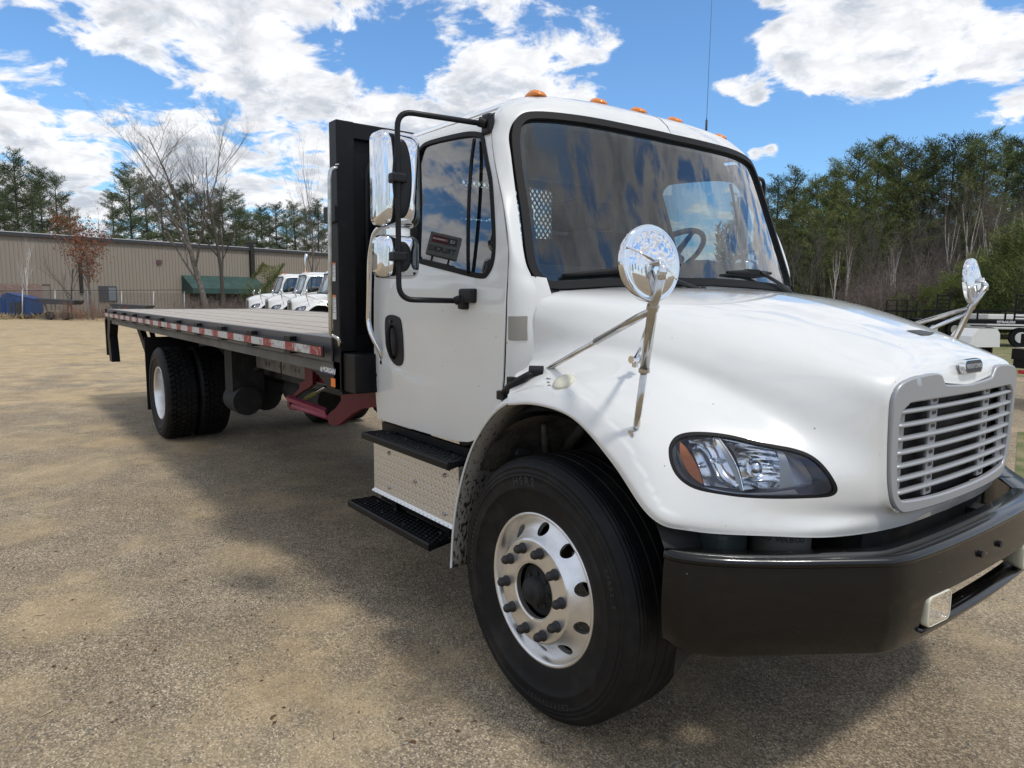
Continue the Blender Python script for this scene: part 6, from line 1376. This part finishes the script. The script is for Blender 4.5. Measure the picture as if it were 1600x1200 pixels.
for px, D, hh, lab in ((98, 42, 1.15, 'rusty tipping cart with dark tub left of the oak'), (208, 41.5, .9, 'low dark trailer frame just past the deck end')):
    c = empty('yard_cart', tuple(atd(px, D)), rz=math.atan2(_r.y, _r.x)); tag(c, lab, 'cart'); mb = MB(); mb.prism([(-1.1, hh+.1), (1.1, hh), (.9, hh-.25), (-.8, hh-.22)], -.5, .5, 'y'); mb.build('tub', M_GREYD, c)
    for x in (-.6, .6): mb = MB(); mb.tube([(x*1.2, -.45, hh-.2), (x*.7, -.45, 0)], .05, 6); mb.build('leg', M_DIRTY, c); mb = MB(); mb.cyl((x*.8, -.5, .25), (x*.8, -.35, .25), .25, seg=14); mb.build('cart_wheel', M_DARK, c)
for px, lab in ((322, 'stack of dark tyres under the leaning tree'), (362, 'dark tyres heaped under the right end of the awning')):
    c = empty('tyre_heap', tuple(atd(px, 45))); tag(c, lab, 'tyres')
    for k in range(5): mb = MB(); mb.lathe([(.5, 0), (.5, .24), (.28, .26), (.26, .12), (.28, 0)], ((k % 3)*.9-.9, 0, .26*(k//3)), (0, 0, 1), 18); mb.build('tyre', M_TYRE, c)

# ---- parked white trucks (same kind of cab), their hoods to the left
KEEP = {'cab_surround', 'cab_roof', 'door', 'windshield_seal', 'windshield', 'hood', 'grille', 'headlight', 'quarter_fender', 'clearance_light', 'fender_mirror', 'bumper', 'cab_rear_wall', 'front_wheel', 'dashboard', 'seat', 'splash_guard', 'fender_liner', 'cab_floor', 'frame_rail', 'cowl_panel', 'tread_plate_panel'}
fh = V((_f.x, _f.y, 0)).normalized(); rh = V((_r.x, _r.y, 0)).normalized(); hd = (-rh*.90-fh*.44).normalized()
DROP = {'stamped_lettering', 'lug_nut', 'sidewall_lettering', 'bolt', 'rivet', 'emblem_lettering', 'window_seal_', 'door_trim', 'bulb', 'sticker_print'}
def copy_part(o, parent):
    c = o.copy(); COL.objects.link(c); c.parent = parent
    for ch in list(o.children):
        if ch.name.split('.')[0] not in DROP: copy_part(ch, c)
for k, (px, D, lab) in enumerate(((434, 34.0, 'white parked truck farthest left of the three with a chrome exhaust stack'), (468, 31.0, 'white parked truck in the middle of the row behind the deck'), (508, 28.0, 'white parked truck nearest the black headboard, partly hidden by it'))):
    w0 = atd(px, D); rz = math.atan2(hd.y, hd.x); org = w0-hd*(-.35); t = empty('parked_truck', (org.x, org.y, 0), rz=rz); tag(t, lab, 'truck', 'white trucks parked in a row behind the deck')
    for ch in list(TR.children):
        if ch.name.split('.')[0] in KEEP: copy_part(ch, t)
    if k == 0: mb = MB(); mb.tube([(-1.9, -.9, 1.0), (-1.9, -.9, 3.45), (-1.95, -.9, 3.65)], .075, 12); mb.build('exhaust_stack', M_CHROME, t)
    if k == 2:
        mb = MB(); mb.box((-8.5, -1.25, 1.1), (-2.2, 1.25, 4.0), bev=.04); mb.build('box_body', M_WHITE, t)
    else: mb = MB(); mb.box((-7, -1.2, 1.1), (-1.9, 1.2, 1.25)); mb.build('rear_deck', M_FRAME, t)
# ---- right hand woods
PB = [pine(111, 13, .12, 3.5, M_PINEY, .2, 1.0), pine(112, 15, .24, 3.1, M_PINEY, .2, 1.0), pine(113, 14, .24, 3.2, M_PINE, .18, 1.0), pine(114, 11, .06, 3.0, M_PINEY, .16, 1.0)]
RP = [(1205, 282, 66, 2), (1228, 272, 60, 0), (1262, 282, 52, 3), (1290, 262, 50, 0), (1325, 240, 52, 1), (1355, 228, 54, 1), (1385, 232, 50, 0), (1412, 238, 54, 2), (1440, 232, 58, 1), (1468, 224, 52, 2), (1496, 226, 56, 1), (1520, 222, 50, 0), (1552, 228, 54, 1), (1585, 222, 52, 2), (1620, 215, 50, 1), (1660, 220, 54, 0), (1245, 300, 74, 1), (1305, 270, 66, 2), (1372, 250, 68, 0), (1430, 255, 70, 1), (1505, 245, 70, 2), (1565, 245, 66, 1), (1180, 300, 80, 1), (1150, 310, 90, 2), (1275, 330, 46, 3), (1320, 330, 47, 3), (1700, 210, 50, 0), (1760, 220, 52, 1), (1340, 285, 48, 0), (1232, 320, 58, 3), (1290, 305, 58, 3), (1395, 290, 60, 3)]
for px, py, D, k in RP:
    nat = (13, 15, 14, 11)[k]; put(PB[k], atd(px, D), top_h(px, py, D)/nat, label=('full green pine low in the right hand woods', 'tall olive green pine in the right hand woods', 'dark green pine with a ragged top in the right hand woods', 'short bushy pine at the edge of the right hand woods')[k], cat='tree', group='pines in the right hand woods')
for px, py, D, k in ((1215, 300, 46, 1), (1232, 330, 44, 3), (1262, 315, 44, 0), (1308, 305, 43, 1), (1362, 285, 44, 0), (1408, 270, 43, 1), (1425, 290, 42, 3), (1448, 300, 42, 0), (1470, 280, 43, 1), (1522, 262, 42, 0), (1548, 280, 41, 1), (1578, 270, 42, 0), (1595, 300, 41, 3), (1508, 232, 40, 2), (1535, 240, 40, 2), (1560, 262, 39, 2), (1590, 250, 39, 2), (1478, 262, 40, 2), (1392, 330, 41, 2), (1298, 340, 42, 2), (1385, 340, 42, 2), (1320, 330, 43, 2), (1440, 340, 42, 2), (1395, 330, 44, 1), (1455, 330, 45, 1), (1350, 320, 44, 1), (1500, 310, 43, 1), (1540, 300, 42, 0), (1480, 330, 41, 3), (1420, 345, 41, 3), (1370, 345, 43, 3), (1640, 250, 42, 0), (1290, 340, 44, 1), (1245, 360, 46, 3), (1570, 320, 41, 3), (1600, 330, 43, 0), (1340, 350, 41, 3), (1465, 350, 40, 0), (1525, 350, 40, 3)):
    nat = (14, 14, 13, 11)[k]; put(BT[k], atd(px, D), (top_h(px, py, D)/nat*.8,)*2+(top_h(px, py, D)/nat,), label='pale barked birch in front of the right hand pines' if k == 2 else 'leafless brown hardwood at the edge of the right hand woods', cat='tree', group='birches at the right hand edge of the woods' if k == 2 else 'leafless trees at the edge of the right hand woods')
SR = [shrub(172, 5, 5.0, 420, M_TWIG, 'bare_shrub'), shrub(173, 4, 3.6, 320, mat('purple_brown_twigs', (.15, .115, .11), .9), 'bare_shrub')]
for i, (px, D) in enumerate([(1180+k*19, 41+2.4*math.sin(k*1.7)) for k in range(26)]): put(SR[i % 2], atd(px, D), random.uniform(.6, 1.1)*(.55 if px < 1330 else 1), label='leafless brown thicket along the foot of the right hand woods', cat='shrub', group='leafless thickets below the right hand woods')
SG = shrub(174, 3.6, 4.2, 30, M_BARKD, 'young_pine', 24000, M_PINEY)
for px, D, s in ((1588, 34, 1.25), (1560, 36, 1.0), (1520, 37, .9), (1490, 36, .78), (1452, 37, .62), (1405, 38, .5), (1625, 33, 1.4), (1545, 39, 1.1)): put(SG, atd(px, D), s, label='bushy young pine with yellow green foliage behind the black trailers', cat='tree', group='young pines behind the trailers')
wd_ = Leafs(); random.seed(9)
for k in range(26000):
    px = random.uniform(1120, 1750); D = random.uniform(62, 78); p = atd(px, D, random.random()**1.3*8.5); wd_.tri(p, V((random.gauss(0, .5), random.gauss(0, .5), random.gauss(.6, .5))).normalized(), .10, random.uniform(.4, 1.0))
o = wd_.build('deep_woods', mat('deep_wood_mass', (.055, .05, .035), .9, var=(.5, (.045, .06, .025), .4, .6)), None); tag(o, 'dense dark undergrowth deep inside the right hand woods', 'woods', kind='stuff')
wd_ = Leafs()
for k in range(9000):
    px = random.uniform(-60, 620); D = random.uniform(118, 150); p = atd(px, D, random.random()**1.4*9); wd_.tri(p, V((random.gauss(0, .5), random.gauss(0, .5), random.gauss(.6, .5))).normalized(), .10, random.uniform(.4, 1.1))
o = wd_.build('far_woods', mat('far_wood_mass', (.06, .06, .05), .9, var=(.5, (.10, .085, .07), .4, .6)), None); tag(o, 'distant brown and green woods seen over the warehouse roof', 'woods', kind='stuff')
# ---- trailers on the right
def trailer(px0, px1, D0, D1, z, lab, ramps=(), rails=True):
    a, b = atd(px0, D0), atd(px1, D1); t = empty('utility_trailer', tuple(a), rz=math.atan2(b.y-a.y, b.x-a.x)); tag(t, lab, 'trailer', 'black trailers parked at the right'); L_ = (b-a).length
    mb = MB(); mb.box((0, -.06, z-.14), (L_, .06, z)); mb.box((0, 1.9, z-.14), (L_, 2.02, z)); mb.box((.05, 0, z-.05), (L_-.05, 1.95, z-.01)); mb.build('deck_frame', M_FRAME, t)
    if rails:
        mb = MB(); mb.box((0, -.04, z+.32), (L_, .02, z+.37)); [mb.box((x, -.04, z), (x+.05, .02, z+.34)) for x in np.arange(0, L_, .9)]; mb.build('side_rail', M_FRAME, t)
    for x in (L_*.5-.5, L_*.5+.5):
        mb = MB(); mb.cyl((x, -.25, .36), (x, -.05, .36), .36, seg=22); w_ = mb.build('trailer_wheel', M_TYRE, t); mb = MB(); mb.cyl((x, -.27, .36), (x, -.25, .36), .20, seg=18); mb.build('hub_cap', M_ALU, w_)
    mb = MB(); mb.box((L_*.5-1.1, -.32, .74), (L_*.5+1.1, -.03, .78)); mb.build('mudguard', M_FRAME, t)
    for rx, rh_ in ramps:
        mb = MB(); [mb.box((rx+q, -.03, z), (rx+q+.05, .03, z+rh_)) for q in (0, .42)]; r_ = mb.build('ramp', M_FRAME, t)
        for k in range(6): mb = MB(); mb.box((rx+.05, -.025, z+.1+k*rh_/6.3), (rx+.42, .025, z+.15+k*rh_/6.3)); mb.build('rung', M_FRAME, r_)
    return t
t1 = trailer(1438, 1700, 27, 25.5, .98, 'black tandem trailer carrying two upright ladder ramps', ramps=((.42, .95), (3.0, 1.0)))
lettering('trailer_lettering', 'PJTRAILERS', .12, (2.75, -.066, .91), (1, 0, 0), (0, 0, 1), M_WTEXT, t1, .002, .004)
t2 = trailer(1378, 1560, 33, 33, .85, 'black mesh sided utility trailer farthest back at the right', ramps=(), rails=True)
mb = MB(); [mb.box((.1+k*.47, -.03, .85), (.13+k*.47, .03, 1.66)) for k in range(4)]; [mb.box((.1, -.03, .9+k*.25), (1.52, .03, .93+k*.25)) for k in range(4)]; mb.build('tail_gate', M_FRAME, t2)
a = atd(1540, 31); t = empty('enclosed_trailer', tuple(a), rz=math.atan2(_r.y, _r.x)); tag(t, 'low pale enclosed trailer glimpsed between the black trailer rails', 'trailer'); mb = MB(); mb.box((0, 0, .45), (6, 1.8, 1.12), bev=.05); mb.build('trailer_body', M_WHITE, t); mb = MB(); mb.cyl((3, -.1, .3), (3, .1, .3), .3, seg=20); mb.build('trailer_wheel', M_TYRE, t)
a = atd(1512, 21); t = empty('tool_box', tuple(a), rz=math.atan2(_r.y, _r.x)+.2); tag(t, 'angular white trailer tool box with chamfered ends seen past the hood', 'tool box')
mb = MB(); mb.prism([(0, .30), (.10, .62), (.32, .86), (.95, .86), (1.07, .70), (1.10, .30)], 0, .8, 'y'); mb.build('box_shell', M_WHITE, t); mb = MB(); [mb.box((x, .1, 0), (x+.06, .7, .30)) for x in (.1, .9)]; mb.build('stand', M_FRAME, t)
a = atd(1572, 11.5); b = atd(1800, 9.5); t = empty('flatbed_trailer', tuple(a), rz=math.atan2(b.y-a.y, b.x-a.x)); tag(t, 'black flatbed trailer with pale deck and red lamp cut off by the right edge', 'trailer')
mb = MB(); mb.box((.08, -.02, .88), (4, 2.2, .93)); mb.build('deck_boards', mat('pale_boards', (.42, .36, .27), .7), t); mb = MB(); mb.box((.05, -.05, .74), (4, .02, .91)); mb.box((.05, 0, .60), (4, .1, .74)); mb.build('trailer_frame', M_FRAME, t)
mb = MB(); mb.box((.2, -.07, .52), (1.6, -.05, .58)); mb.build('red_reflector', mat('red_marker', (.5, .02, .03), .4), t)
for x in (.75, 1.6): mb = MB(); mb.cyl((x, .1, .36), (x, .35, .36), .36, seg=22); mb.build('trailer_wheel', M_TYRE, t)
mb = MB(); mb.box((-.1, .3, .98), (.5, 1.2, 1.14)); mb.build('black_case', M_FRAME, t)
# ---- things behind the camera that show in the chrome and the glass
_d = (pray(693, 385)).normalized(); _t = (PANE_C-CAM).dot(PANE_N)/_d.dot(PANE_N); _h = CAM+_d*_t; _rd = _d-PANE_N*2*_d.dot(PANE_N); print('REFL', _h, _rd, 'el', math.degrees(math.asin(_rd.z)))
sp = _h+_rd*60; SIGN_Z = sp.z; sp = V((sp.x, sp.y, SIGN_Z-7.6*.52)); SIGN_RZ = math.atan2(_rd.x, -_rd.y)+R(14)
SG2 = empty('pole_sign', tuple(sp), rz=SIGN_RZ); tag(SG2, 'grey lightbox sign on posts reading TRUCKS, mirrored in the door glass', 'sign')
mb = MB(); mb.box((-2.7, -.5, 5.6), (2.7, .5, 9.6), bev=.15); mb.build('sign_box', mat('sign_grey', (.17, .19, .19), .5), SG2)
mb = MB(); mb.box((-.4, .5, 7.9), (2.2, .54, 9.1)) if False else mb.box((-2.2, .5, 7.9), (.6, .54, 9.1)); pn = mb.build('red_panel', mat('sign_red', (.15, .02, .03), .5), SG2)
mb = MB(); mb.box((.65, .5, 7.9), (2.2, .54, 9.1)); mb.build('dark_panel', M_GREYD, SG2)
lettering('sign_lettering', 'TRUCKS', 1.25, (0, .53, 6.8), (-1, 0, 0), (0, 0, 1), M_TEXT, SG2, .01, .02); lettering('sign_lettering', 'COMMERCIAL', .42, (-.8, .56, 8.5), (-1, 0, 0), (0, 0, 1), M_WTEXT, SG2, .01, .01); lettering('sign_lettering', 'CE', .7, (1.4, .56, 8.5), (-1, 0, 0), (0, 0, 1), M_WTEXT, SG2, .01, .01)
mb = MB(); mb.box((-1.6, -.15, 0), (-1.3, .15, 5.7)); mb.box((1.3, -.15, 0), (1.6, .15, 5.7)); mb.box((-2.7, -.2, 3.2), (2.7, .2, 4.7)); mb.build('posts', M_DIRTY, SG2); SG2.scale = (.52, .52, .52)
random.seed(3)
for k in range(34):
    a = R(-175+k*6.3); D = random.uniform(58, 80); p = V((2+D*math.cos(a), -3+D*math.sin(a), 0))
    if (p-CAM).dot(_f) > 0 and abs((p-CAM).dot(_r)) < (p-CAM).dot(_f)*1.0: continue
    put((PB+PA)[k % 8], p, random.uniform(.7, 1.0), label='pine of the wood edge across the yard behind the camera', cat='tree', group='pines across the yard')

pb = MB(); random.seed(12)
for k in range(2600):
    px = random.uniform(0, 1600); py = 620+580*random.random()**.8
    p = at(px, py, z=0); s = random.uniform(.0022, .0055)*(1+1.2*(random.random() < .06))
    if (p-CAM).length > 11: continue
    a = random.uniform(0, 6.28); q = [V((math.cos(a+t)*s*random.uniform(.7, 1.3), math.sin(a+t)*s*random.uniform(.7, 1.3), 0))+p for t in (0, 1.3, 2.5, 3.8, 5.1)]
    pb.add([x_ for x_ in q]+[p+V((s*.2, 0, s*random.uniform(.6, 1.0)))], [(i, (i+1) % 5, 5) for i in range(5)])
o = pb.build('loose_stones', mat('loose_stone', (.33, .29, .23), .85, var=(60, (.09, .085, .08), .45, .55)), None); tag(o, 'loose small stones scattered over the asphalt', 'stones', kind='stuff')
lv = MB()
for k in range(150):
    px = random.uniform(0, 1000); py = 640+550*random.random(); p = at(px, py, z=.003); s = random.uniform(.006, .016); a = random.uniform(0, 6.28)
    if k % 3: d = V((math.cos(a), math.sin(a), 0)); n_ = V((-d.y, d.x, 0)); lv.add([p-d*s, p+n_*s*.5+V((0, 0, .004)), p+d*s, p-n_*s*.5+V((0, 0, .002))], [(0, 1, 2), (0, 2, 3)])
    else: d = V((math.cos(a), math.sin(a), 0)); lv.tube([p-d*s*1.6, p+d*s*1.6], .0012, 4)
o = lv.build('leaf_litter', mat('dead_leaf', (.14, .06, .025), .8, var=(20, (.07, .04, .02), .4, .6)), None); tag(o, 'bits of dead leaf and twig lying on the asphalt', 'leaves', kind='stuff')

# ---- every look-alike tree and shrub gets a label of its own: its kind, what it stands by, its place in the row
ORD = ['leftmost', 'second', 'third', 'fourth', 'fifth', 'sixth', 'seventh', 'eighth', 'ninth', 'tenth', 'eleventh', 'twelfth', 'thirteenth', 'fourteenth', 'fifteenth', 'sixteenth', 'seventeenth', 'eighteenth', 'nineteenth', 'twentieth']
ORD += [('twenty ' if k < 10 else 'thirty ')+ORD[k % 10].replace('leftmost', 'first').replace('tenth', 'tenth') for k in range(20)]
ORD[29] = 'thirtieth'; ORD[19] = 'twentieth'
for k in range(20, 29): ORD[k] = 'twenty '+['first', 'second', 'third', 'fourth', 'fifth', 'sixth', 'seventh', 'eighth', 'ninth'][k-20]
for k in range(30, 39): ORD[k] = 'thirty '+['first', 'second', 'third', 'fourth', 'fifth', 'sixth', 'seventh', 'eighth', 'ninth'][k-30]
def colpx(o):
    d = o.location-CAM; return d.dot(_r)/max(.1, d.dot(_f))
SHORT = {'pines behind the warehouse': 'pine behind the warehouse', 'leafless trees behind the warehouse': 'leafless hardwood behind the warehouse', 'bare shrubs by the warehouse': 'tangle of bare twigs at the warehouse foot',
 'pines in the right hand woods': 'pine in the right hand woods', 'birches at the right hand edge of the woods': 'pale barked birch before the right hand pines', 'leafless trees at the edge of the right hand woods': 'leafless brown tree edging the right hand woods',
 'leafless thickets below the right hand woods': 'brown thicket below the right hand woods', 'young pines behind the trailers': 'bushy yellow green young pine behind the trailers'}
bpy.context.view_layer.update()
for grp, sh in SHORT.items():
    L_ = sorted([o for o in COL.objects if o.get('group') == grp], key=colpx)
    for k, o in enumerate(L_):
        w = o['label'].split(); adj = ''
        if 'pine ' in sh and 'young' not in sh: adj = ' '.join(w[:w.index('pine')][:3]).replace('full ', 'full ')+' ' if 'pine' in w else ''
        o['label'] = (adj+sh+', '+(ORD[k]+' from the left' if k else 'leftmost of them')).strip()
